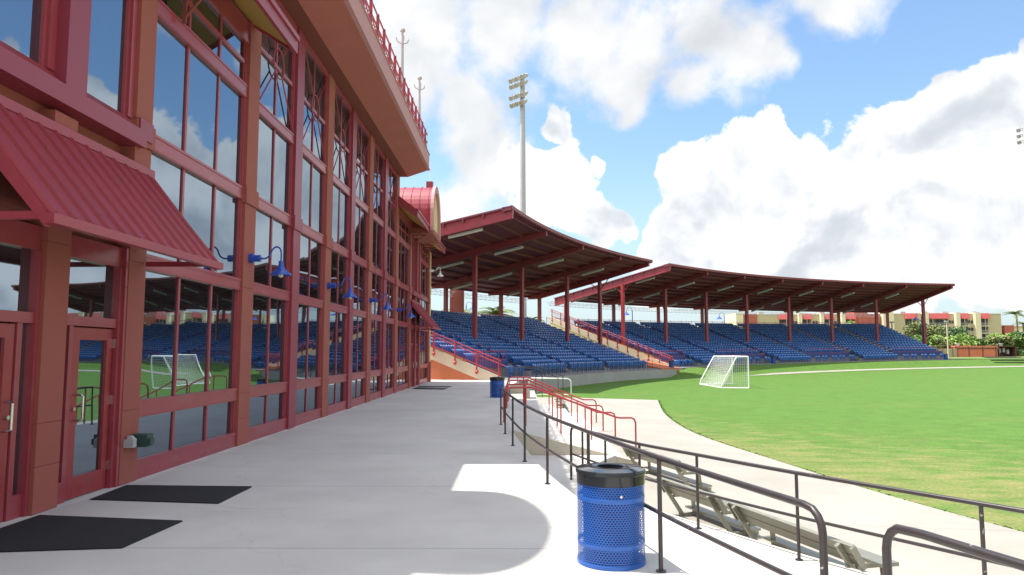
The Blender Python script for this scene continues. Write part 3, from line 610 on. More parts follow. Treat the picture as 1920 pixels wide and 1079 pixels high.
# meter box by the door, mats
t = thing('outlet_box', 'dark green outlet box with small grey box on the pilaster right of the near door', 'outlet box', (-5.3, 10.05, .55))
MB().box(-5.35, -5.12, 9.98, 10.16, .49, .66).box(-5.3, -5.08, 10.0, 10.12, .52, .6).build('cover', GREENB, t)
MB().box(-5.35, -5.22, 9.82, 9.91, .50, .61).hexa([(-5.31, 9.82, .61), (-5.22, 9.82, .61), (-5.22, 9.91, .61), (-5.31, 9.91, .61)], [(-5.31, 9.84, .66), (-5.27, 9.84, .66), (-5.27, 9.89, .66), (-5.31, 9.89, .66)]).build('switch_box', GREYB, t)
def mat(pts, label):
    o = MB().hexa([(x, y, .001) for x, y in pts], [(x+(.01 if x < -4.5 else -.01), y, .014) for x, y in pts]).build('door_mat', RUBBER, loc=(pts[0][0], pts[0][1], 0)); tag(o, label, 'door mat', 'black rubber mats at the doors')
mat([(-5.28, 6.5), (-3.63, 6.72), (-3.56, 7.77), (-5.27, 8.02)], 'black rubber door mat nearest the camera, before the left door')
mat([(-5.22, 8.87), (-3.55, 8.65), (-3.54, 9.71), (-5.28, 9.8)], 'black rubber door mat before the right door of the near entrance')
mat([(-5.13, 34.9), (-3.5, 34.4), (-3.42, 35.4), (-5.1, 36.0)], 'near black mat of the pair at the far entrance')
mat([(-5.15, 36.5), (-3.5, 36.5), (-3.4, 37.5), (-5.1, 37.6)], 'far black mat of the pair at the far entrance')
#--PART3

# ------------------------------------------------------------------ grandstands
RIS, TRD, S0 = .281, .84, -.5
NROW = 19
def zoff(th): return .7*max(0, min(1, (th-42)/40))
def rowz(i): return .05 + RIS*i
def arc_sheet(mb, th0, th1, prof, m=0, step=1.0, zo=True):
    # extrudes a profile of (s, z) along the arc
    n = max(1, round((th1-th0)/step)); base = len(mb.v); k = len(prof)
    for i in range(n+1):
        th = th0+(th1-th0)*i/n; dz = zoff(th) if zo else 0
        for s, z in prof: mb.v.append(P3(th, s, z+dz))
    for i in range(n):
        for j in range(k):
            a = base+i*k+j; b = base+i*k+(j+1) % k
            mb.f.append((a, b, b+k, a+k)); mb.m.append(m)
    mb.f.append(tuple(base+j for j in range(k))); mb.f.append(tuple(base+n*k+j for j in reversed(range(k)))); mb.m += [m, m]
def tier_profile(first):
    p = [(-1.6, -1.4), (-1.6, 0)]; z = 0
    for i in range(first, NROW):
        s = S0+TRD*i - (.42 if i == first else .42)
        if i == 0: s = -.85
        p += [(s, z), (s, rowz(i))]; z = rowz(i)
    p += [(19.5, z), (19.5, -1.4)]
    return p
def add_seat(mb, th, s, z):
    ex = (sin(radians(th)), cos(radians(th))); es = (-cos(radians(th)), sin(radians(th))); x0, y0 = PT(th, s)
    def p(x, y, zz): return (x0+ex[0]*x+es[0]*y, y0+ex[1]*x+es[1]*y, z+zz)
    seat_shape(mb, p)
def seat_shape(mb, p):
    xs = (-.225, -.12, 0, .12, .225); zs = (.36, .5, .66, .745, .80, .82)
    def yb(x, zz): return .18+.06*(zz-.36) - .8*x*x + (1.0*(zz-.66) if zz > .66 else 0) + (.03 if zz > .81 else 0)
    b = len(mb.v); nx = len(xs)
    for zz in zs:
        for x in xs:
            sq = .9 if zz > .81 else 1
            mb.v.append(p(x*sq, yb(x, zz), zz))
    nf = len(zs)*nx
    for zz in zs:
        for x in xs: mb.v.append(p(x*(.9 if zz > .81 else 1), yb(x, zz)+(.03 if zz < .81 else .012), zz-(.02 if zz > .7 else 0)))
    for i in range(len(zs)-1):
        for j in range(nx-1):
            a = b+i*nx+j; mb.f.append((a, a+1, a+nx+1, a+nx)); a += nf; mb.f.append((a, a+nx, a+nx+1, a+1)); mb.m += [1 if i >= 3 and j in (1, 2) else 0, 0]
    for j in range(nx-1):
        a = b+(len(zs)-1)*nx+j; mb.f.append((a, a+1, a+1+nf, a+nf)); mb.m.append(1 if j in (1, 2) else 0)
    for i in range(len(zs)-1):
        a = b+i*nx; mb.f.append((a, a+nx, a+nx+nf, a+nf)); a += nx-1; mb.f.append((a, a+nf, a+nf+nx, a+nx)); mb.m += [0, 0]
    # tipped-up seat pan and its bracket
    lo = [p(x, y, z_) for x, y, z_ in ((-.21, .10, .34), (.21, .10, .34), (.21, .17, .34), (-.21, .17, .34))]
    hi = [p(x, y, z_) for x, y, z_ in ((-.20, .02, .68), (.20, .02, .68), (.20, .07, .70), (-.20, .07, .70))]
    mb.hexa(lo, hi)
    mb.hexa([p(x, y, .0) for x, y in ((-.03, .15), (.03, .15), (.03, .22), (-.03, .22))], [p(x, y, .4) for x, y in ((-.03, .13), (.03, .13), (.03, .22), (-.03, .22))])
SEAT_ME = None
N_SEAT = 0
stuff = MB()
def seat_block(th0, th1, first, individual):
    global SEAT_ME, N_SEAT
    for i in range(first, NROW):
        s = S0+TRD*i; r = RR+s; wd = math.degrees(.53/r); n = int((th1-th0)/wd)
        for k in range(n):
            th = (th0+th1)/2 + (k-(n-1)/2)*wd; z = rowz(i)+zoff(th)
            if individual and i < first+4 and N_SEAT < 296:
                if SEAT_ME is None:
                    q = MB(); seat_shape(q, lambda x, y, zz: (x, y, zz)); o = q.build('stadium_seat', [SEATB, SEATHL], smooth=True); SEAT_ME = o.data
                else:
                    o = bpy.data.objects.new('stadium_seat', SEAT_ME); COL.objects.link(o)
                o.location = P3(th, s, z); o.rotation_euler = (0, 0, radians(90-th)); N_SEAT += 1
                tag(o, 'blue tip-up plastic seat in the lowest four rows of the nearer grandstand', 'stadium seat', 'front seats of the nearer grandstand')
            else: add_seat(stuff, th, s, z)
def rail_run(mb, pts, h, r=.03, mid=(.5,), post=True, pr=None, gap=None):
    # pts: ground points; rails follow them at height h
    mb.tube([(x, y, z+h) for x, y, z in pts], r, 6)
    for m in mid: mb.tube([(x, y, z+m) for x, y, z in pts], r*.7, 6)
def grandstand(name, label, th0, th1, rt0, rt1, blocks, beams, individual):
    ox, oy = PT((th0+th1)/2, 8); G = thing(name, label, 'grandstand', (ox, oy, 0))
    # stepped seating deck, block by block
    t = MB(); edges = sorted(blocks); bounds = [th0] + [(edges[k][1]+edges[k+1][0])/2 for k in range(len(edges)-1)] + [th1]
    for k, (a, b, first) in enumerate(edges): arc_sheet(t, bounds[k], bounds[k+1], tier_profile(first))
    # aisle steps between the blocks
    for k in range(1, len(bounds)-1):
        c = bounds[k]
        for i in range(0, NROW-1):
            s = S0+TRD*i-.42; h = math.degrees(.55/(RR+s)); z = rowz(i)+zoff(c)
            if i >= max(edges[k-1][2], edges[k][2]): arc_sheet(t, c-h, c+h, [(s+.44, z-.02), (s+.44, z+.14), (s+.85, z+.14), (s+.85, z-.02)])
    t.build('seating_deck', DECKC, G)
    for (a, b, first) in blocks:
        if first:
            f = MB(); arc_sheet(f, a-.2, b+.2, [(S0+TRD*first-.5, rowz(first)-.22), (S0+TRD*first-.5, rowz(first)+.34), (S0+TRD*first-.43, rowz(first)+.34), (S0+TRD*first-.43, rowz(first)-.22)]); f.build('front_panel', SEATD, G)
            f = MB()
            for z in (rowz(first)+.34, rowz(first)+.95): f.tube([P3(a+(b-a)*q/8, S0+TRD*first-.46, z+zoff(a+(b-a)*q/8)) for q in range(9)], .025, 6)
            for q in range(9): th = a+(b-a)*q/8; p = P3(th, S0+TRD*first-.46, rowz(first)+zoff(th)); f.tube([p, (p[0], p[1], p[2]+.95)], .025, 6)
            f.build('block_rail', RED, G)
        if first:
            for q in range(5):
                if individual and q < 2: continue
                th = a+.6+(b-a-1.2)*q/4; dth = .4
                for k_ in (0, 1): add_seat(stuff, th+k_*dth, .1+.2*(q % 2), zoff(th))
        seat_block(a, b, first, individual)
    # aisle rails (short, dark)
    for k in range(1, len(bounds)-1):
        c = bounds[k]
        for i in range(4, NROW-2, 3):
            f = MB()
            z = rowz(i)+zoff(c); a = P3(c, S0+TRD*i, z); b = P3(c, S0+TRD*(i+1.4), z+RIS*1.4)
            f.tube([a, (a[0], a[1], a[2]+.85), (b[0], b[1], b[2]+.85), b], .025, 6)
            f.build('aisle_rail', CRIMD, G)
    # roof
    zr = lambda s: 11.86-.182*s
    d = MB(); arc_sheet(d, rt0, rt1, [(-.15, zr(-.15)+.10), (-.15, zr(-.15)-.02), (17, zr(17)-.02), (17, zr(17)+.10)], step=.8, zo=False)
    n = int((rt1-rt0)/.42)
    for k in range(n+1):
        th = rt0+(rt1-rt0)*k/n; h = math.degrees(.12/RR); arc_sheet(d, max(rt0, th-h), min(rt1, th+h), [(-.22, zr(0)+.14), (-.22, zr(0)-.16), (.5, zr(.5)-.16), (.5, zr(.5)+.14)], zo=False, step=2)
    roof = d.build('roof', DECK, G)
    p = MB()
    for s in (.35, 1.9, 3.4, 4.9, 6.4, 7.9, 9.4, 10.9, 12.4, 13.9, 15.4, 16.8):
        arc_sheet(p, rt0, rt1, [(s-.05, zr(s)-.03), (s-.05, zr(s)-.24), (s+.05, zr(s)-.24), (s+.05, zr(s)-.03)], zo=False)
    p.build('purlins', DECK, roof)
    f = MB(); arc_sheet(f, rt0, rt1, [(-.26, zr(0)-.08), (-.26, zr(0)+.17), (-.16, zr(0)+.17), (-.16, zr(0)-.08)], zo=False); f.build('front_fascia', BEAM, roof)
    for k, th in enumerate(beams):
        end = k in (0, len(beams)-1)
        def beam_poly(off):
            h = math.degrees(off/RR)
            return [P3(th+h, s, z) for s, z in ((-.1, zr(0)-.05), (-.1, zr(0)-.55), (6.3, zr(6.3)-.72), (15.3, zr(15.3)-.72), (17, zr(17)-.4), (17, zr(17)-.05))] if not (end and k == 0) else [P3(th+h, s, z) for s, z in ((-.25, zr(0)+.14), (-.2, zr(0)-.72), (17, zr(17)-.95), (17, zr(17)+.14))]
        b = MB(); b.hexa(beam_poly(-.13), beam_poly(.13)); b.build('beam', BEAM if not end else CRIM, roof)
        for s in (6.4, 15.25):
            zb = .05+RIS*(s-S0)/TRD-.35+zoff(th); zt = zr(s)-.7; x, y = PT(th, s); c = MB(); e = (cos(radians(th)), sin(radians(th)))
            c.bar((x, y, zb), (x, y, zt), .40, .32, up=(e[0], -e[1], 0)); cc = c.build('column', CRIM if not (end and k == 0) else RED, G)
            if end and s < 7:
                j = MB()
                for sg in (-1, 1): j.tube([P3(th, s, zt-1.1), P3(th, s+sg*1.3, zr(s+sg*1.3)-.6)], .05, 6)
                j.build('knee_brace', CRIM, cc)
    # lattice cable tray along the back
    l = MB(); n = int((rt1-rt0)/.5)
    for s, z in ((17.6, zr(17)-.35), (18.2, zr(17)-.45), (17.9, zr(17)-.85)):
        l.tube([P3(rt0+(rt1-rt0)*k/n, s, z) for k in range(n+1)], .022, 4)
    for k in range(n):
        a = rt0+(rt1-rt0)*k/n; b = rt0+(rt1-rt0)*(k+1)/n; m_ = (a+b)/2
        l.tube([P3(a, 17.6, zr(17)-.35), P3(m_, 17.9, zr(17)-.85), P3(b, 17.6, zr(17)-.35)], .015, 4, cap=False); l.tube([P3(a, 18.2, zr(17)-.45), P3(m_, 17.9, zr(17)-.85), P3(b, 18.2, zr(17)-.45)], .015, 4, cap=False)
    l.build('lattice_truss', TRUSS, roof)
    # picket rail along the top concourse
    l = MB(); n = int((th1-th0)/.16); zt = rowz(NROW-1)
    for z in (.12, 1.15): l.tube([P3(th0+(th1-th0)*k/60, 18.4, zt+z+zoff(th0+(th1-th0)*k/60)) for k in range(61)], .03, 5)
    for k in range(n+1):
        th = th0+(th1-th0)*k/n; a = P3(th, 18.4, zt+zoff(th)); big = k % 8 == 0
        l.tube([a, (a[0], a[1], a[2]+(1.3 if big else 1.15))], .035 if big else .012, 4)
    l.build('top_railing', CRIMD, G)
    return G
B1 = [15.15, 21.63, 28.04, 34.42, 39.1]; B2 = [42.38, 48.45, 54.17, 59.76, 65.42, 70.92, 76.51, 82.1]
BL1 = [(12.9, 18.1, 3), (18.65, 24.6, 0), (25.1, 31.05, 0), (31.55, 38.1, 0)]
BL2 = [(43.0, 46.3, 3), (46.8, 51.0, 0), (51.5, 58.0, 3), (58.5, 63.4, 0), (63.9, 69.7, 3), (70.2, 75.0, 0), (75.5, 81.2, 3)]
G1 = grandstand('grandstand', 'nearer roofed grandstand of blue seats beside the clubhouse, with a maroon roof on crimson columns', 12.5, 38.5, 14.9, 39.5, BL1, B1, True)
G2 = grandstand('grandstand', 'longer farther roofed grandstand of blue seats ending at the right before the apartment blocks', 42.3, 82.0, 42.2, 82.35, BL2, B2, False)
o = stuff.build('stadium_seats', [SEATB, SEATHL], smooth=True); tag(o, 'masses of blue plastic seats in the upper rows and the farther grandstand', 'seats', kind='stuff')
# end cheeks with stair railing
def cheek(G, th, s1, slope, zb, two):
    w = MB(); c = MB(); h0, h1 = th-.14, th+.04
    top = lambda s: .22+zoff(th)+slope*(s+.4) if s > -.4 else .22+zoff(th)
    def slab(mb, a, b, la, lb, ta, tb, o=0):
        mb.hexa([P3(h0-o, a, la), P3(h1+o, a, la), P3(h1+o, b, lb), P3(h0-o, b, lb)], [P3(h0-o, a, ta), P3(h1+o, a, ta), P3(h1+o, b, tb), P3(h0-o, b, tb)])
    slab(c, -.4, s1, top(-.4)-.75, top(s1)-.75, top(-.4), top(s1), .015); c.build('stair_stringer', CREAM, G)
    slab(w, -.4, 1.9, -1.3, -1.3, top(-.4)-.02, top(1.9)-.02); slab(w, 1.9, s1, -1.3, -1.3, 1.25, 1.25); w.build('end_wall', ORANGE, G)
    y = MB(); slab(y, 1.92, s1, 1.25, 1.25, top(1.9)-.1, top(s1)-.1, -.01); y.build('upper_end_wall', YELLP, G)
    r = MB(); n = int((s1+.4)/.17)
    for z in (.12, 1.0): r.tube([P3(th, -.4, top(-.4)+z), P3(th, s1, top(s1)+z)], .04, 6)
    r.tube([P3(th-.12, -.7, top(-.4)+.68), P3(th-.12, s1, top(s1)+.78)], .035, 6)
    for k in range(n+1):
        s = -.4+(s1+.4)*k/n; a = P3(th, s, top(s)+.1); r.tube([a, (a[0], a[1], a[2]+.9)], .014, 4)
    q = -.3
    while q < s1:
        a = P3(th-.16, q, top(q)-.25); b = (a[0], a[1], top(q)+1.12); r.tube([a, b], .055, 6); r.lathe([(0, -.12), (.11, 0), (.11, .08), (.05, .16)], (a[0], a[1], a[2]-.12), 8); q += 1.45
    r.build('stair_railing', RED, G)
cheek(G1, 12.38, 17.5, .40, 0, True)
cheek(G2, 42.2, 17.5, .345, 0, True)
# low concrete wall before the nearer stand, its rail of black posts
fr = MB(); arc_sheet(fr, 14, 41.0, [(-1.85, -1.4), (-1.85, -.13), (-1.58, -.13), (-1.58, -1.4)], zo=False)
wl = fr.build('field_wall', CONCG, loc=P3(28, -1.7, -1)); tag(wl, 'low grey concrete wall curving between the nearer grandstand and the grass', 'wall')
t = thing('post_railing', 'row of thin black posts in front of the lowest seats of the nearer grandstand', 'railing', P3(28, -1.3, 0))
l = MB(); l.tube([P3(17+.5*k, -1.25, .93) for k in range(42)], .016, 5); l.build('top_cable', BLACK, t)
for k in range(28):
    a = P3(17+k*.77, -1.25, 0); MB().tube([a, (a[0], a[1], .95)], .022, 5).build('post', BLACK, t)
# ramp and kerb between the two stands
m = MB(); arc_sheet(m, 38.9, 41.9, [(-1.5, -.4), (-1.5, .02), (3.5, .9), (3.5, -.4)], zo=False); o = m.build('stair_ramp', ORANGE, loc=P3(40.4, 0, 0)); tag(o, 'orange painted ramp rising between the two grandstands', 'ramp')
# strip lights under the roofs
def strip_light(th, s, label, grp):
    zr = 11.86-.182*s-.86; zr2 = 11.86-.182*(s+2.6)-.86
    a = P3(th+.35, s, zr); b = P3(th+.35, s+2.6, zr2); t = thing('strip_light', label, 'strip light', a, grp)
    MB().bar(a, b, .22, .12).build('housing', GALV, t); MB().bar((a[0], a[1], a[2]-.09), (b[0], b[1], b[2]-.09), .17, .07).build('tube_cover', LIGHTW, t)
for th in B1[:-1]:
    for s, nm in ((2.2, 'front'), (7.8, 'middle'), (12.2, 'rear')): strip_light(th, s, f'white strip light in the {nm} row under the nearer grandstand roof', f'{nm} strip lights of the nearer grandstand')
for th in B2[:-1]:
    for s, nm in ((2.2, 'front'), (7.8, 'middle'), (12.2, 'rear')): strip_light(th, s, f'white strip light in the {nm} row under the farther grandstand roof', f'{nm} strip lights of the farther grandstand')
# concourse pillar and small things up on the concourse
x, y = PT(31.6, 18.0); o = MB().box(x-.75, x+.75, y-.75, y+.75, -1, 9.2).box(x-.8, x+.8, y-.8, y+.8, 4.9, 5.3).build('concourse_pillar', TERRA, loc=(x, y, 0)); tag(o, 'broad brown pillar rising behind the top rows of the nearer grandstand', 'pillar')
for k, (th, nm) in enumerate(((36.0, 'left'), (36.45, ''), (37.05, ''), (37.4, ''))):
    x, y, z = P3(th, 17.2, rowz(NROW-1)); t = thing('concourse_chair', ['dark chair left of the rear column on the top concourse, first of four', 'dark chair on the top concourse, second of four from the pillar', 'dark chair on the top concourse, third of four from the pillar', 'dark chair on the top concourse beside the stair rail, last of four'][k], 'chair', (x, y, z), 'dark chairs on the concourse')
    MB().box(x-.24, x+.24, y-.22, y+.22, z+.42, z+.47).build('seat', BLACK, t); MB().hexa([(x-.25, y+.2, z+.45), (x+.25, y+.2, z+.45), (x+.25, y+.25, z+.45), (x-.25, y+.25, z+.45)], [(x-.27, y+.3, z+1.0), (x+.27, y+.3, z+1.0), (x+.27, y+.34, z+1.0), (x-.27, y+.34, z+1.0)]).build('backrest', BLACK, t)
    for a in (-.21, .21):
        for b in (-.19, .19): MB().tube([(x+a, y+b, z), (x+a, y+b, z+.43)], .02, 5).build('leg', BLACK, t)

# ------------------------------------------------------------------ terrace railings
def railing(name, label, pts, z0, h, posts, mat, end_bend=True, mid=.47, r=.0225, flat=None):
    t = thing(name, label, 'railing', (pts[0][0], pts[0][1], z0))
    sp = spline(pts, 8) if len(pts) > 2 else list(pts)
    top = [(x, y, z0+h) for x, y in sp]
    if end_bend:
        x, y = sp[0]; x2, y2 = sp[1]; d = norm((x-x2, y-y2, 0)); R_ = .13
        arc = [(x+d[0]*R_*(sin(q)-1), y+d[1]*R_*(sin(q)-1), z0+h-R_*(1-cos(q))) for q in (1.57, 1.2, .8, .4)]
        top = [(x, y, z0)] + arc + [p for p in top if hypot(p[0]-x, p[1]-y) > R_*1.2]
    MB().tube(top, r, 10).build('top_rail', mat, t, smooth=True)
    if mid: MB().tube([(x, y, z0+mid) for x, y in sp], r*.8, 8).build('mid_rail', mat, t, smooth=True)
    for x, y in posts: MB().tube([(x, y, z0), (x, y, z0+h-.01)], r*.85, 8).tube([(x, y, z0), (x, y, z0+.012)], r*1.9, 10).build('post', mat, t, smooth=True)
    return t
A = [(1.7, 4.1), (1.18, 6.07), (.78, 8.0), (.41, 9.97), (.12, 11.97), (-.09, 13.98), (-.27, 15.95), (-.41, 17.91)]
railing('pipe_railing', 'long black pipe railing along the terrace edge behind the blue trash can', A, 0, .92, A[1:], BLACK)
railing('pipe_railing', 'chipped black pipe railing starting with a bend at the bottom right corner', [(1.90, 3.80), (2.12, 2.95), (2.5, 1.6), (2.9, -.2)], 0, .92, [(2.5, 1.6), (2.9, -.2)], BLACK)
Rb = list(reversed(R2)); Rb[0] = (.97, 13.15)
railing('pipe_railing', 'black pipe railing beyond the aluminium benches along the walkway', Rb, -.5, .95, Rb[1:-1], BLACK)
# red stair handrails
def stair_rail(x0, y0, x1, y1, label):
    t = thing('stair_handrail', label, 'handrail', (x0, y0, 0), 'red pipe handrails of the field stairs')
    L_ = hypot(x1-x0, y1-y0); d = ((x1-x0)/L_, (y1-y0)/L_); h = .88
    def q(u, z): return (x0+d[0]*u, y0+d[1]*u, z)
    path = [q(0, 0), q(0, h-.12), q(.04, h-.03), q(.13, h), q(.75, h)] + [q(.75+(L_-1.35)*k/4, h-.85*k/4) for k in range(1, 5)] + [q(L_-.5, h-.87), q(L_-.13, h-.88), q(L_-.04, h-.92), q(L_, h-1.02), q(L_, -.9)]
    MB().tube(path, .024, 8).build('rail', RED, t, smooth=True)
    for u in (.6, 1.6, 2.5):
        if u < L_-.6: zt = h-.85*max(0, (u-.75)/(L_-1.35)); MB().tube([q(u, -.85*max(0, (u-.5)/(L_-1))-.08), q(u, zt)], .02, 8).build('post', RED, t, smooth=True)
for (a, b, l) in (((-.34, 18.44), (3.24, 19.88), 'nearest of the four red handrails on the stairs to the field'), ((-.34, 20.3), (2.91, 21.58), 'second nearest of the four red stair handrails'),
                  ((-.34, 23.1), (2.88, 24.36), 'third nearest of the four red stair handrails'), ((-.34, 26.1), (2.97, 27.27), 'farthest of the four red stair handrails')): stair_rail(*a, *b, l)
# stairs down to the walkway with a concrete cheek
st = MB()
for k in range(4): st.box(-.6+.002*k, .30+.55*(k+1), 16.46, 29.55, -1.1-.01*k, -.17*(k+1))
o = st.build('field_stairs', CONC, loc=(0, 23, -1)); tag(o, 'broad concrete steps running down from the terrace to the walkway', 'stairs')
ck = MB(); ck.hexa([(-.12, 16.26, -1.1), (2.75, 16.26, -1.1), (2.75, 16.455, -1.1), (-.12, 16.455, -1.1)], [(-.12, 16.26, .05), (2.75, 16.26, -.66), (2.75, 16.455, -.66), (-.12, 16.455, .05)])
o = ck.build('stair_cheek', CONCB, loc=(1, 16.3, -1)); tag(o, 'sloping beige concrete cheek wall on the near side of the field stairs', 'cheek wall')

# trash cans: perforated drum, liner, lid
def trash_can(x, y, z, label):
    t = thing('trash_can', label, 'trash can', (x, y, z), 'blue perforated trash cans')
    R_, H_ = .29, .74; n = 66; m = MB(); uvs = []
    prof = [(R_, .01), (R_, .168), (R_+.0012, .172), (R_+.0012, .195), (R_, .2), (R_, .545), (R_+.0012, .55), (R_+.0012, .575), (R_, .58), (R_, H_)]
    for r, zz in prof:
        for j in range(n+1): a = 2*pi*j/n; m.v.append((x+r*cos(a), y+r*sin(a), z+zz))
    for k in range(len(prof)-1):
        for j in range(n):
            a = k*(n+1)+j; m.f.append((a, a+1, a+n+2, a+n+1)); m.m.append(0)
            v0, v1 = prof[k][1]/H_*40, prof[k+1][1]/H_*40; uvs += [(j, v0), (j+1, v0), (j+1, v1), (j, v1)]
    b = m.build('drum', PERF, t, smooth=True); ul = b.data.uv_layers.new(name='UVMap')
    for i, uv in enumerate(uvs): ul.data[i].uv = uv
    bs = MB().lathe([(0, .02), (R_-.01, .02), (R_+.004, 0), (R_+.006, .03), (R_, .032)], (x, y, z), 40).build('base_ring', CANB, t, smooth=True)
    MB().lathe([(0, .03), (.235, .03), (.245, .7)], (x, y, z), 32).build('liner', LINER, t, smooth=True)
    lid = MB().lathe([(.275, .66), (.298, .675), (.298, .755), (.303, .76), (.303, .783), (.297, .793), (.2, .803), (.128, .809), (.118, .803), (.115, .72)], (x, y, z), 48).build('lid', LIDB, t, smooth=True)
    bl = MB(); p = (x+.05, y-R_-.002, z+.60); bl.tube([(p[0], p[1]+.01, p[2]), (p[0], p[1]-.012, p[2])], .011, 10); bl.build('bolt', STEEL, t, smooth=True)
    return t
C0 = trash_can(.81, 6.36, 0, 'large blue perforated trash can with a black lid in the foreground beside the railing')
C1 = dup(C0, (-.80, 28.6, 0), 'dark blue trash can in the shade at the head of the red stair handrails', .4)
x, y, z = P3(41.0, -1.2, .0); C2 = dup(C0, (x, y, z), 'blue trash can at the foot of the stair between the grandstands', 1)
x, y = PT(57.0, -1.2); C3 = dup(C0, (x, y, zoff(57)), 'blue trash can before the middle of the farther grandstand', 2)
x, y = PT(80.2, -1.2); C4 = dup(C0, (x, y, zoff(80)), 'dark blue trash can at the right end of the farther grandstand', 3)

# aluminium benches on the tier, seen from behind
def bench(a, b, z, label, back=True, grp='aluminium benches on the tier'):
    t = thing('team_bench', label, 'bench', (a[0], a[1], z), grp); d = norm((b[0]-a[0], b[1]-a[1], 0)); n = (-d[1], d[0]); 
    if n[0] < 0: n = (-n[0], -n[1])
    L_ = hypot(b[0]-a[0], b[1]-a[1])
    def q(u, v, w): return (a[0]+d[0]*u+n[0]*v, a[1]+d[1]*u+n[1]*v, z+w)
    def plank(name, v, w, wv, ww):
        MB().hexa([q(0, v, w), q(L_, v, w), q(L_, v+wv[0], w+wv[1]), q(0, v+wv[0], w+wv[1])], [q(0, v+ww[0], w+ww[1]), q(L_, v+ww[0], w+ww[1]), q(L_, v+wv[0]+ww[0], w+wv[1]+ww[1]), q(0, v+wv[0]+ww[0], w+wv[1]+ww[1])]).build(name, ALU, t)
    plank('seat_plank', .36, .36, (.24, 0), (0, .04))
    if back:
        for v, w in ((.145, .375), (.068, .495)): plank('back_plank', v, w, (.035, .02), (-.068, .108))
        for u in (-.02, L_-.02):
            m = MB(); m.bar(q(u+.02, .155, .365), q(u+.02, .01, .60), .03, .06); m.build('end_cap', ALU, t)
    plank('foot_plank', .52, .09, (.2, 0), (0, .03))
    k = max(2, int(L_/1.9)+1)
    for i in range(k):
        u = .18+(L_-.36)*i/(k-1); m = MB()
        if back: m.bar(q(u, .36, .02), q(u, -.03, .585), .05, .055)
        else: m.bar(q(u, .4, 0), q(u, .4, .36), .05, .06)
        m.bar(q(u, .2, .335), q(u, .6, .335), .045, .045); m.bar(q(u, .58, .03), q(u, .55, .33), .045, .05); m.bar(q(u, .3, .025), q(u, .8, .025), .05, .045)
        m.build('support', ALU, t)
bench((2.3, 16.0), (3.02, 13.7), -.85, 'aluminium bench farthest along, lying just past the near end of the red handrails')
bench((2.28, 11.95), (2.82, 10.35), -.85, 'middle aluminium bench behind the black pipe railing near the blue trash can')
bench((2.87, 10.0), (3.52, 7.77), -.85, 'aluminium bench at the lower right, its end plate showing beyond the railing bend')
# small seating corner beyond the stairs
m = MB(); m.box(-.6, 1.0, 29.6, 43, -1.1, -.5); m.box(-.6, .25, 29.6, 43, -.5, -.25); o = m.build('seating_steps', CONCG, loc=(.3, 36, -1)); tag(o, 'low grey concrete seating steps past the far side of the field stairs', 'steps')
m = MB(); m.box(-.35, .62, 35.6, 36.6, -.5, .12); m.box(-.38, .65, 35.57, 36.63, .12, .17); o = m.build('concrete_block', CONCB, loc=(.1, 36, -.5)); tag(o, 'beige concrete block standing behind the red stair handrails', 'concrete block')
bench((1.5, 31.6), (1.6, 34.2), -.85, 'pale aluminium bench on the walkway by the foot of the red handrails', False, 'benches by the stairs'); bench((1.6, 35.2), (1.75, 38.4), -.85, 'farther bench on the walkway beyond the red handrails', False, 'benches by the stairs')
for k, (x, y, l) in enumerate(((.15, 40.5, 'nearer thin black handrail past the field stairs'), (.6, 43.2, 'farther thin black handrail before the nearer grandstand'))):
    t = thing('step_handrail', l, 'handrail', (x, y, -.5), 'thin black handrails past the stairs')
    MB().tube([(x-.6, y, 0), (x-.6, y, .95), (x+.9, y+.6, .85), (x+2.2, y+1.1, .3), (x+2.2, y+1.1, -.98)], .025, 7).build('rail', BLACK, t, smooth=True); MB().tube([(x+.9, y+.6, -.98), (x+.9, y+.6, .85)], .022, 7).build('post', BLACK, t)
t = thing('pipe_goal', 'small white pipe goal frame against the concrete field wall', 'goal frame', (2.0, 45.6, -1))
MB().tube([(.75, 45.8, -.98), (.75, 45.8, .0), (.9, 45.8, .13), (3.2, 45.6, .1), (3.38, 45.6, -.03), (3.4, 45.6, -.98)], .045, 8).build('frame', WHITE, t, smooth=True)
MB().tube([(.75, 45.8, -.95), (.8, 46.7, -.95), (3.4, 46.5, -.95), (3.4, 45.6, -.95)], .03, 6).build('ground_bar', WHITE, t)

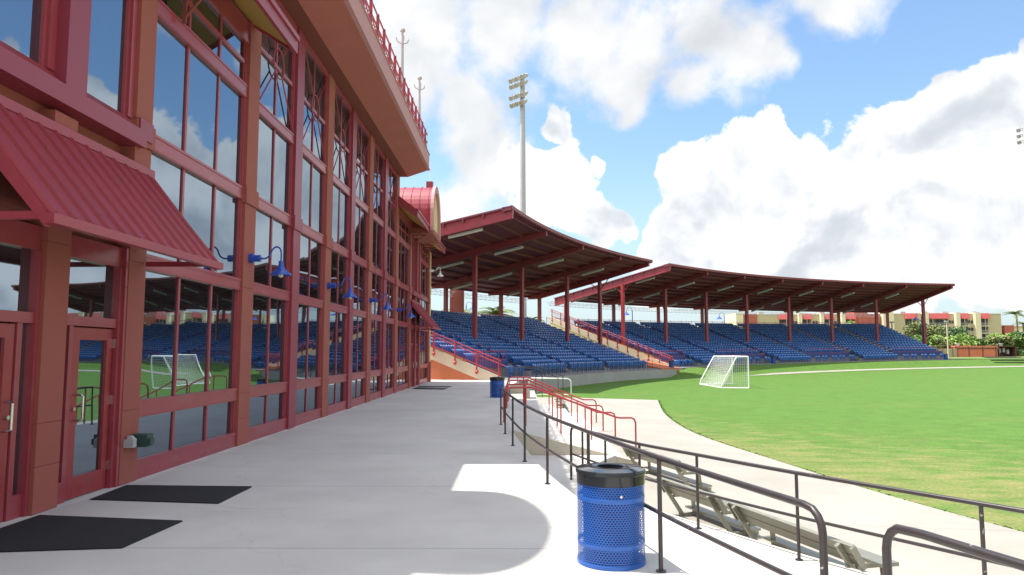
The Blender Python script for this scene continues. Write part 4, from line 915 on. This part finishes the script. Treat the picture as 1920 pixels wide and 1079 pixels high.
# soccer goal
def goal():
    t = thing('soccer_goal', 'white portable soccer goal with a sagging net on the grass', 'soccer goal', (17.7, 55.4, -1))
    P0 = (17.72, 55.3); P1 = (18.75, 62.9); zb, zt = -.97, 1.42
    b0 = (15.75, 55.75); b1 = (15.65, 61.9); t0 = (16.9, 55.5); t1 = (17.2, 63.0)
    f = MB(); r = .055
    f.tube([(*P0, zb), (*P0, zt)], r, 8).tube([(*P1, zb), (*P1, zt)], r, 8).tube([(*P0, zt), (*P1, zt)], r, 8); f.build('front_frame', WHITE, t, smooth=True)
    f = MB()
    f.tube([(*P0, zt), (*t0, zt-.02), (b0[0]+.1, b0[1], -.6), (*b0, zb)], .045, 8).tube([(*P1, zt), (*t1, zt), (b1[0]+.1, b1[1], -.6), (*b1, zb)], .045, 8)
    f.tube([(*b0, zb), (*P0, zb)], .045, 8).tube([(*b1, zb), (*P1, zb)], .045, 8).tube([(*b0, zb), (*b1, zb)], .045, 8).tube([(*t0, zt-.01), (*t1, zt-.01)], .04, 8)
    f.build('back_frame', WHITE, t, smooth=True)
    nt = MB(); r = .0065; nu, nv = 34, 17
    def lerp(a, b, k): return tuple(a[i]+(b[i]-a[i])*k for i in range(len(a)))
    def net(u, v):
        a = lerp((*t0, zt), (*t1, zt), u); b = lerp((*b0, zb), (*b1, zb), u); p = lerp(a, b, v); sag = .28*sin(pi*v)*(.55+.45*sin(pi*u))
        return (p[0]+sag*.8, p[1], p[2]-sag*.3)
    for i in range(nu+1): nt.tube([net(i/nu, j/nv) for j in range(nv+1)], r, 3, cap=False)
    for j in range(nv+1): nt.tube([net(i/nu, j/nv) for i in range(0, nu+1, 2)], r, 3, cap=False)
    for i in range(0, nu+1): a = lerp((*P0, zt), (*P1, zt), i/nu); b = lerp((*t0, zt), (*t1, zt), i/nu); nt.tube([a, b], r, 3, cap=False)
    for P, b, tt in ((P0, b0, t0), (P1, b1, t1)):
        for j in range(1, 20):
            k = j/20; z = zb+(zt-zb)*k; e = lerp((*b, zb), (*tt, zt), k); nt.tube([(P[0], P[1], z), (e[0], e[1], z-.02)], r, 3, cap=False)
        for j in range(1, 14):
            k = j/14; x_ = lerp(P, b, k); z = zt if k < .42 else zt-(zt-zb)*(k-.42)/.58; nt.tube([(x_[0], x_[1], zb), (x_[0], x_[1], z)], r, 3, cap=False)
    nt.build('net', WHITE, t)
goal()

# ------------------------------------------------------------------ light towers, lamp posts
def light_tower(x, y, zb, zt, ang, label, rows):
    t = thing('light_tower', label, 'light tower', (x, y, zb), 'stadium light towers')
    MB().lathe([(.55, 0), (.44, (zt-zb)*.5), (.32, zt-zb)], (x, y, zb), 16).build('mast', GALV, t, smooth=True)
    d = (cos(ang), sin(ang)); n_ = (d[1], -d[0])
    for z, cnt, wd in rows:
        c = MB(); c.bar((x-d[0]*wd+n_[0]*.4, y-d[1]*wd+n_[1]*.4, z), (x+d[0]*wd+n_[0]*.4, y+d[1]*wd+n_[1]*.4, z), .12, .14); arm = c.build('crossarm', GALV, t)
        for k in range(cnt):
            u = -wd+2*wd*k/(cnt-1); cx, cy = x+d[0]*u+n_[0]*.75, y+d[1]*u+n_[1]*.75; f = MB(); a = (cx-n_[0]*.35, cy-n_[1]*.35, z+.15); b = (cx+n_[0]*.25, cy+n_[1]*.25, z-.22)
            f.tube([a, ((a[0]+b[0])/2, (a[1]+b[1])/2, (a[2]+b[2])/2), b], [.13, .28, .34], 12); f.build('floodlight', [FLOODP, GALV][k % 2], arm, smooth=True)
    return t
light_tower(.75, 97, 0, 40.0, -.8, 'tall grey light tower rising behind the nearer grandstand roof', [(39.8, 6, 1.45), (38.9, 6, 1.35), (37.3, 6, 1.4), (36.2, 6, 1.25)])
light_tower(81.5, 112.6, 0, 38.2, 2.2, 'light tower cut by the right edge of the picture', [(37.8, 4, 1.2), (36.8, 4, 1.2), (35.8, 4, 1.2)])
def lamp_post(x, y, zb, zt, label, side=-1):
    t = thing('lamp_post', label, 'lamp post', (x, y, zb), 'blue gooseneck lamp posts')
    MB().tube([(x, y, zb), (x, y, zt)], .07, 8).build('post', LAMPB, t, smooth=True)
    MB().tube([(x, y, zt-.02)] + [(x+side*(.45-.45*cos(q)), y, zt+.5*sin(q)) for q in (.4, .9, 1.5, 2.1, 2.7)] + [(x+side*.92, y, zt-.15)], .035, 6).build('arm', LAMPB, t, smooth=True)
    MB().lathe([(.0, .5), (.08, .48), (.1, .3), (.3, .18), (.55, -.05), (.53, -.05), (.2, .12)], (x+side*.92, y, zt-.6), 16).build('lamp_shade', LAMPB, t, smooth=True)
lamp_post(-7.6, 106, -.5, 8.7, 'blue gooseneck lamp post between the palms behind the nearer grandstand', 1)
lamp_post(18.0, 112, -.5, 8.2, 'blue gooseneck lamp post seen past the stair railing between the grandstands', -1)
lamp_post(37.0, 128, -.5, 8.3, 'blue gooseneck lamp post in front of the left apartment block', -1)
lamp_post(65.9, 117, 0, 7.6, 'blue gooseneck lamp post to the right of the last grandstand column', -1)
for x, y, zt, l in ((62.6, 120, 6.6, 'pale concrete post beside the last grandstand column'), (75.3, 126, 7.0, 'taller pale concrete post before the hedge left of the orange container')):
    t = thing('utility_post', l, 'post', (x, y, 0), 'pale posts by the hedge'); MB().tube([(x, y, -.5), (x, y, zt)], [.12, .10], 10).build('shaft', CREAM, t); MB().box(x-.3, x+.3, y-.12, y+.12, zt, zt+.25).build('head', GREYB, t)
# containers, dumpster, fence panels beyond the right end
t = thing('shipping_container', 'orange shipping container on the bank past the right end of the farther grandstand', 'container', (87.3, 137, .3))
MB().box(83.3, 91.2, 137, 139.4, .45, 2.75).box(83.2, 91.3, 136.9, 139.5, 2.7, 2.95).build('body', CONT, t); m = MB()
for k in range(27): m.box(83.5+k*.285, 83.62+k*.285, 136.95, 137, .6, 2.65)
m.build('corrugation', CONT, t); m = MB()
for x in (83.35, 85.8, 88.4, 90.9): m.box(x-.06, x+.06, 136.9, 136.97, .45, 2.75)
m.box(83.3, 91.2, 136.88, 136.95, 2.35, 2.5); m.build('frame_bars', RUST, t)
for x in (84.4, 92.6): o = MB().tube([(x, 138, 2.95), (x, 138, 3.3)], .28, 10).tube([(x, 138, 3.28), (x, 138, 3.4)], .42, 10).build('roof_vent', GALV, loc=(x, 138, 2.95)); tag(o, 'round metal vent on top of the orange container' if x < 90 else 'round metal vent on top of the dark brown container', 'vent')
t = thing('shipping_container', 'dark rust brown container open at the front, right of the orange one', 'container', (93, 137.5, .3))
MB().box(91.6, 94.9, 138.9, 139.4, .45, 2.9).box(91.6, 94.9, 137.2, 139.4, 2.75, 2.9).box(91.6, 91.75, 137.2, 139.4, .45, 2.9).box(94.75, 94.9, 137.2, 139.4, .45, 2.9).box(91.6, 94.9, 137.2, 139.4, .4, .5).build('shell', RUST, t)
MB().box(92.0, 92.5, 138, 138.6, 1.6, 2.4).box(92.9, 93.3, 138, 138.6, 1.7, 2.5).box(93.7, 94.1, 138, 138.6, 1.4, 2.2).build('stacked_goods', GREYB, t)
t = thing('panel_fence', 'khaki panel fence with dark posts left of the orange container', 'fence', (79, 137, .3))
MB().box(75.6, 79.2, 136, 136.15, .3, 2.4).box(79.4, 83.1, 136.4, 136.55, .3, 2.4).build('panels', KHAKI, t)
for k in range(9): x = 75.6+k*.93; MB().box(x-.05, x+.05, 135.9, 136.0, .3, 2.6).build('post', RUST, t)
def chain_fence():
    t = thing('chain_fence', 'dark mesh fence at the right edge past the brown container', 'fence', (99, 137, .3))
    for k in range(6): x = 95.3+k*2.4; MB().tube([(x, 136.5, .2), (x, 136.5, 2.6)], .05, 6).build('post', BLACK, t)
    m = MB()
    for z in (.6, 1.1, 1.6, 2.1, 2.5): m.tube([(95.3, 136.5, z), (107.3, 136.5, z)], .02, 4)
    m.build('wires', BLACK, t)
chain_fence()
t = thing('bleacher_steps', 'small dark metal bleacher lying on the grass bank before the orange container', 'bleachers', (75, 106.5, 0))
for k in range(5):
    y = 104.2+k*.85; x0 = 68.8+k*.15; z = ground_z(71, y)+.12+k*.05; MB().box(x0, x0+6.2-k*.3, y, y+.42, z, z+.07).build('plank', [ALU, BLACK][k % 2], t)
# single pole with a sign-like bracket at the right
t = thing('fence_post', 'lone dark post at the end of the clay path on the right', 'post', (75.8, 103, 0)); z = ground_z(75.8, 103); MB().tube([(75.8, 103, z), (75.8, 103, z+1.9)], .06, 6).build('shaft', BLACK, t); MB().bar((75.6, 103, z+1.9), (77.2, 103, z+1.9), .06, .06).build('arm', BLACK, t)

# ------------------------------------------------------------------ apartment blocks
AY = 260
def apartment(label, segs, y0, top):
    x0 = segs[0][1]; x1 = segs[-1][2]; B = thing('apartment_block', label, 'apartment block', ((x0+x1)/2, y0, 0), 'apartment blocks beyond the stadium')
    fl = 2.62; base = -1
    for kind, a, b in segs:
        if kind == 'w':      # plain wall
            MB().box(a, b, y0, y0+14, base, top-.3).box(a, b, y0-.1, y0+14.1, top-.3, top).build('wall', APTW, B)
        elif kind == 'p': MB().box(a, b, y0-1.6, y0+13, base, top+.35).build('pilaster', APTP, B)
        elif kind == 'r': MB().box(a, b, y0-.4, y0+13, base, top+.1).build('brick_tower', BRICK, B)
        elif kind == 'R': MB().box(a, b, y0-.4, y0+13, base, top+1.8).box(a+1.5, b, y0-1.0, y0-.4, base, top-1.2).build('brick_tower', BRICK, B)
        elif kind == 'n':
            wl = MB().box(a, b, y0, y0+14, base, top-.3).box(a, b, y0-.1, y0+14.1, top-.3, top).build('wall', APTW, B); m = MB(); f = MB(); c = (a+b)/2; k = top-2.5
            while k > 0: m.box(c-.9, c+.9, y0-.06, y0-.02, k-1.2, k); f.box(c-1.0, c+1.0, y0-.10, y0-.03, k-1.32, k-1.2); f.box(c-.04, c+.04, y0-.09, y0-.065, k-1.2, k); k -= fl
            m.build('window', DARKWIN, B); f.build('window_sill', APTP, B)
        elif kind == 'b':
            bk = MB().box(a, b, y0+1.2, y0+14, base, top-1.0).build('balcony_wall', APTW, B)
            m = MB(); m.hexa([(a-.2, y0-1.3, top-1.9), (b+.2, y0-1.3, top-1.9), (b+.2, y0+3, top-1.9), (a-.2, y0+3, top-1.9)], [(a-.1, y0-.7, top+.1), (b+.1, y0-.7, top+.1), (b+.1, y0+3, top+.1), (a-.1, y0+3, top+.1)]); m.build('mansard_roof', APTR, B)
            d = MB(); s = MB(); r = MB(); k = top-1.9
            while k > 0:
                d.box(a+.3, b-.3, y0+1.1, y0+1.18, k-2.4, k-.2); s.box(a, b, y0-1.2, y0+1.2, k-fl-.12, k-fl+.12); r.box(a, b, y0-1.22, y0-1.16, k-fl+1.0, k-fl+1.1)
                for q in range(13): x = a+(b-a)*q/12; r.box(x-.03, x+.03, y0-1.21, y0-1.17, k-fl+.1, k-fl+1.0)
                r.box((a+b)/2-.09, (a+b)/2+.09, y0-1.25, y0-1.1, k-fl, k); k -= fl
            d.build('glazed_doors', DARKWIN, B); s.build('balcony_slab', APTP, B); r.build('balcony_rail', GREYB, B)
    for k in range(4):
        x = x0+(x1-x0)*(.2+.2*k)+random.uniform(-2, 2); MB().box(x, x+1.8, y0+3, y0+5, top-.1, top+.9).build('rooftop_unit', GREYB, B)
segL = [('p', 78.9, 81.5), ('r', 81.5, 86.9), ('w', 86.9, 95), ('b', 95, 99.44), ('n', 99.44, 101.56), ('p', 101.56, 102.72), ('b', 102.72, 106.4), ('n', 106.4, 109.5), ('p', 109.5, 110.6), ('b', 110.6, 114.5), ('n', 114.5, 117), ('p', 117, 118.3), ('b', 118.3, 122), ('R', 122, 126.8), ('r', 126.8, 131.4)]
segR = [('p', 131.8, 135.7), ('w', 135.7, 140.5), ('b', 140.5, 144.3), ('n', 144.3, 146.4), ('p', 146.4, 148.2), ('b', 148.2, 151.4), ('b', 151.7, 155.9), ('n', 155.9, 158), ('p', 158, 159.5), ('b', 159.5, 163), ('n', 163, 164.9), ('p', 164.9, 166.8), ('b', 166.8, 170.3), ('w', 170.3, 175.1)]
apartment('long left apartment block with brick towers seen under the farther grandstand roof', segL, AY, 15.4)
apartment('right apartment block with red mansards and balconies above the hedge', segR, AY, 15.6)
t = thing('low_house', 'low cream house with a flat roof at the far right behind the palm', 'house', (205, 262, 0))
MB().box(180.5, 214, 262, 275, -1, 10.6).build('wall', APTP, t); MB().box(176.8, 180.3, 261, 270, -1, 11.4).build('brick_chimney', BRICK, t); MB().box(180.3, 214.3, 261.7, 275.3, 10.6, 11.2).build('roof', APTW, t)
m = MB()
for x in (187, 193, 199, 206): m.box(x, x+1.6, 261.9, 261.97, 5.5, 8)
m.build('window', DARKWIN, t)

# ------------------------------------------------------------------ trees
def leaf_quad(mb, c, size, d=None, m=0):
    a = norm((random.gauss(0, 1), random.gauss(0, 1), random.gauss(0, .6))); b = norm(cross(a, (random.gauss(0, 1), random.gauss(0, 1), random.gauss(0, 1)))); l = size*random.uniform(.7, 1.3); w_ = l*.55
    i = len(mb.v); mb.v += [tuple(c[k]-a[k]*l for k in range(3)), tuple(c[k]+b[k]*w_ for k in range(3)), tuple(c[k]+a[k]*l for k in range(3)), tuple(c[k]-b[k]*w_ for k in range(3))]; mb.f.append((i, i+1, i+2, i+3)); mb.m.append(m)
def tree(x, y, zb, h, rx, mat, label, leaves=4600, size=.27, name='leafy_tree', cat='tree', low=.12, grp='trees before the apartment blocks'):
    t = thing(name, label, cat, (x, y, zb), grp)
    tr = MB(); tr.tube([(x, y, zb), (x+.1, y, zb+h*.25), (x-.1, y+.1, zb+h*.5), (x, y, zb+h*.72)], [.05*h*.5, .04*h*.45, .03*h*.4, .02*h*.3], 8)
    clumps = []
    for k in range(13):
        a = random.uniform(0, 2*pi); q = sqrt(random.uniform(.05, 1)); u = random.uniform(low, .92); sh = sqrt(max(.08, 1-((u-.55)/.48)**2)); c = (x+rx*.8*q*cos(a)*sh, y+rx*.8*q*sin(a)*sh, zb+h*u); clumps.append((c, rx*random.uniform(.26, .46)))
        tr.tube([(x, y, zb+h*min(.7, u*.7)), ((x+c[0])/2, (y+c[1])/2, zb+h*u*.88), c], [.02*h*.3, .012*h*.3, .004*h*.3], 5)
    tr.build('trunk', BARK, t, smooth=True); cr = MB()
    for c, r in clumps:
        for _ in range(leaves//13):
            d = norm((random.gauss(0, 1), random.gauss(0, 1), random.gauss(0, 1))); q = r*random.uniform(.45, 1.08); leaf_quad(cr, (c[0]+d[0]*q, c[1]+d[1]*q, max(zb+.1, c[2]+d[2]*q*.8)), size)
    cr.build('crown', mat, t)
TREES = [(69.5, 150, 7.9, 3.4, LEAF_B, 'bright green tree poking up behind the last grandstand column'), (73.5, 147, 4.5, 3.2, LEAF_C, 'olive bushy tree just right of the last grandstand column'), (66.5, 143, 4.9, 3.0, LEAF_C, 'olive tree half hidden behind the end of the farther grandstand'),
    (79.5, 142, 4.6, 3.2, LEAF_A, 'full green tree between the two pale posts'), (85.5, 150, 7.6, 4.8, LEAF_C, 'wide olive tree in front of the right apartment block end'), (84.5, 143, 4.6, 3.2, LEAF_B, 'light green bushy tree over the left end of the orange container'),
    (91.0, 152, 6.2, 4.6, LEAF_D, 'dark green tree below the right end of the apartment block'), (91.8, 144, 4.6, 3.6, LEAF_A, 'green tree over the right end of the orange container'), (97.0, 145, 4.9, 3.8, LEAF_B, 'light green tree over the brown container'), (103.0, 146, 5.2, 4.0, LEAF_D, 'dark green tree at the right edge of the picture')]
TREES += [(76.2, 139.5, 4.3, 2.4, LEAF_A, 'low round bush between the olive trees and the taller pale post'), (81.8, 140.5, 4.6, 2.6, LEAF_C, 'low olive bush just left of the orange container top'), (88.2, 141.5, 4.9, 2.8, LEAF_B, 'bright low bush behind the middle of the orange container'),
    (94.5, 142, 4.9, 2.8, LEAF_C, 'low olive bush behind the brown container'), (72.0, 141, 4.6, 2.6, LEAF_A, 'low green bush right of the blue lamp post'), (99.5, 141, 4.6, 2.6, LEAF_A, 'low green bush behind the dark mesh fence')]
for x, y, h, r, mt, l in TREES: tree(x, y, .2, h, r, mt, l)
def palm(x, y, zb, h, nf, fl, label, name='palm_tree'):
    t = thing(name, label, 'palm tree', (x, y, zb), 'palm trees')
    MB().tube([(x, y, zb), (x+.15, y, zb+h*.4), (x+.05, y, zb+h*.8), (x, y, zb+h)], [.32, .22, .18, .2], 8).build('trunk', BARK, t, smooth=True); cr = MB()
    for k in range(nf):
        a = 2*pi*k/nf+random.uniform(-.2, .2); up = random.uniform(.15, 1.25); L_ = fl*random.uniform(.8, 1.1); pts = []
        for q in range(9):
            u = q/8; rr = L_*u*cos(up*(1-.5*u)); z = L_*(sin(up)*u-.62*u*u); pts.append((x+rr*cos(a), y+rr*sin(a), zb+h+z))
        cr.tube(pts, [.03*(1-.8*q/8) for q in range(9)], 4)
        for q in range(2, 34):
            u = q/34*8; i = min(7, int(u)); f = u-i; p = tuple(pts[i][j]+(pts[i+1][j]-pts[i][j])*f for j in range(3)); d = norm(tuple(pts[i+1][j]-pts[i][j] for j in range(3))); sd_ = norm(cross(d, (0, 0, 1))); ll = L_*.30*(1-abs(q/34-.4))
            for sg in (-1, 1):
                e = tuple(p[j]+d[j]*ll*.55+sg*sd_[j]*ll*.75+(0, 0, -ll*.28)[j] for j in range(3)); w_ = .05
                cr.quad(tuple(p[j]-d[j]*w_ for j in range(3)), tuple(p[j]+d[j]*w_ for j in range(3)), tuple(e[j]+d[j]*.01 for j in range(3)), tuple(e[j]-d[j]*.01 for j in range(3)))
    cr.build('crown', PALM, t)
palm(-8.9, 104, -1, 8.1, 16, 3.0, 'palm with upright fronds left of the blue lamp behind the nearer grandstand'); palm(-2.9, 100, -1, 7.9, 18, 3.6, 'palm with wide spreading fronds behind the nearer grandstand'); palm(2.0, 106, -1, 7.3, 14, 2.6, 'small low palm right of the spreading palm behind the nearer grandstand')
palm(139, 200, 0, 12.0, 18, 3.4, 'tall palm standing clear at the far right of the hedge'); palm(143.5, 204, 0, 9.6, 14, 2.8, 'shorter palm right of the tall palm by the cream house')
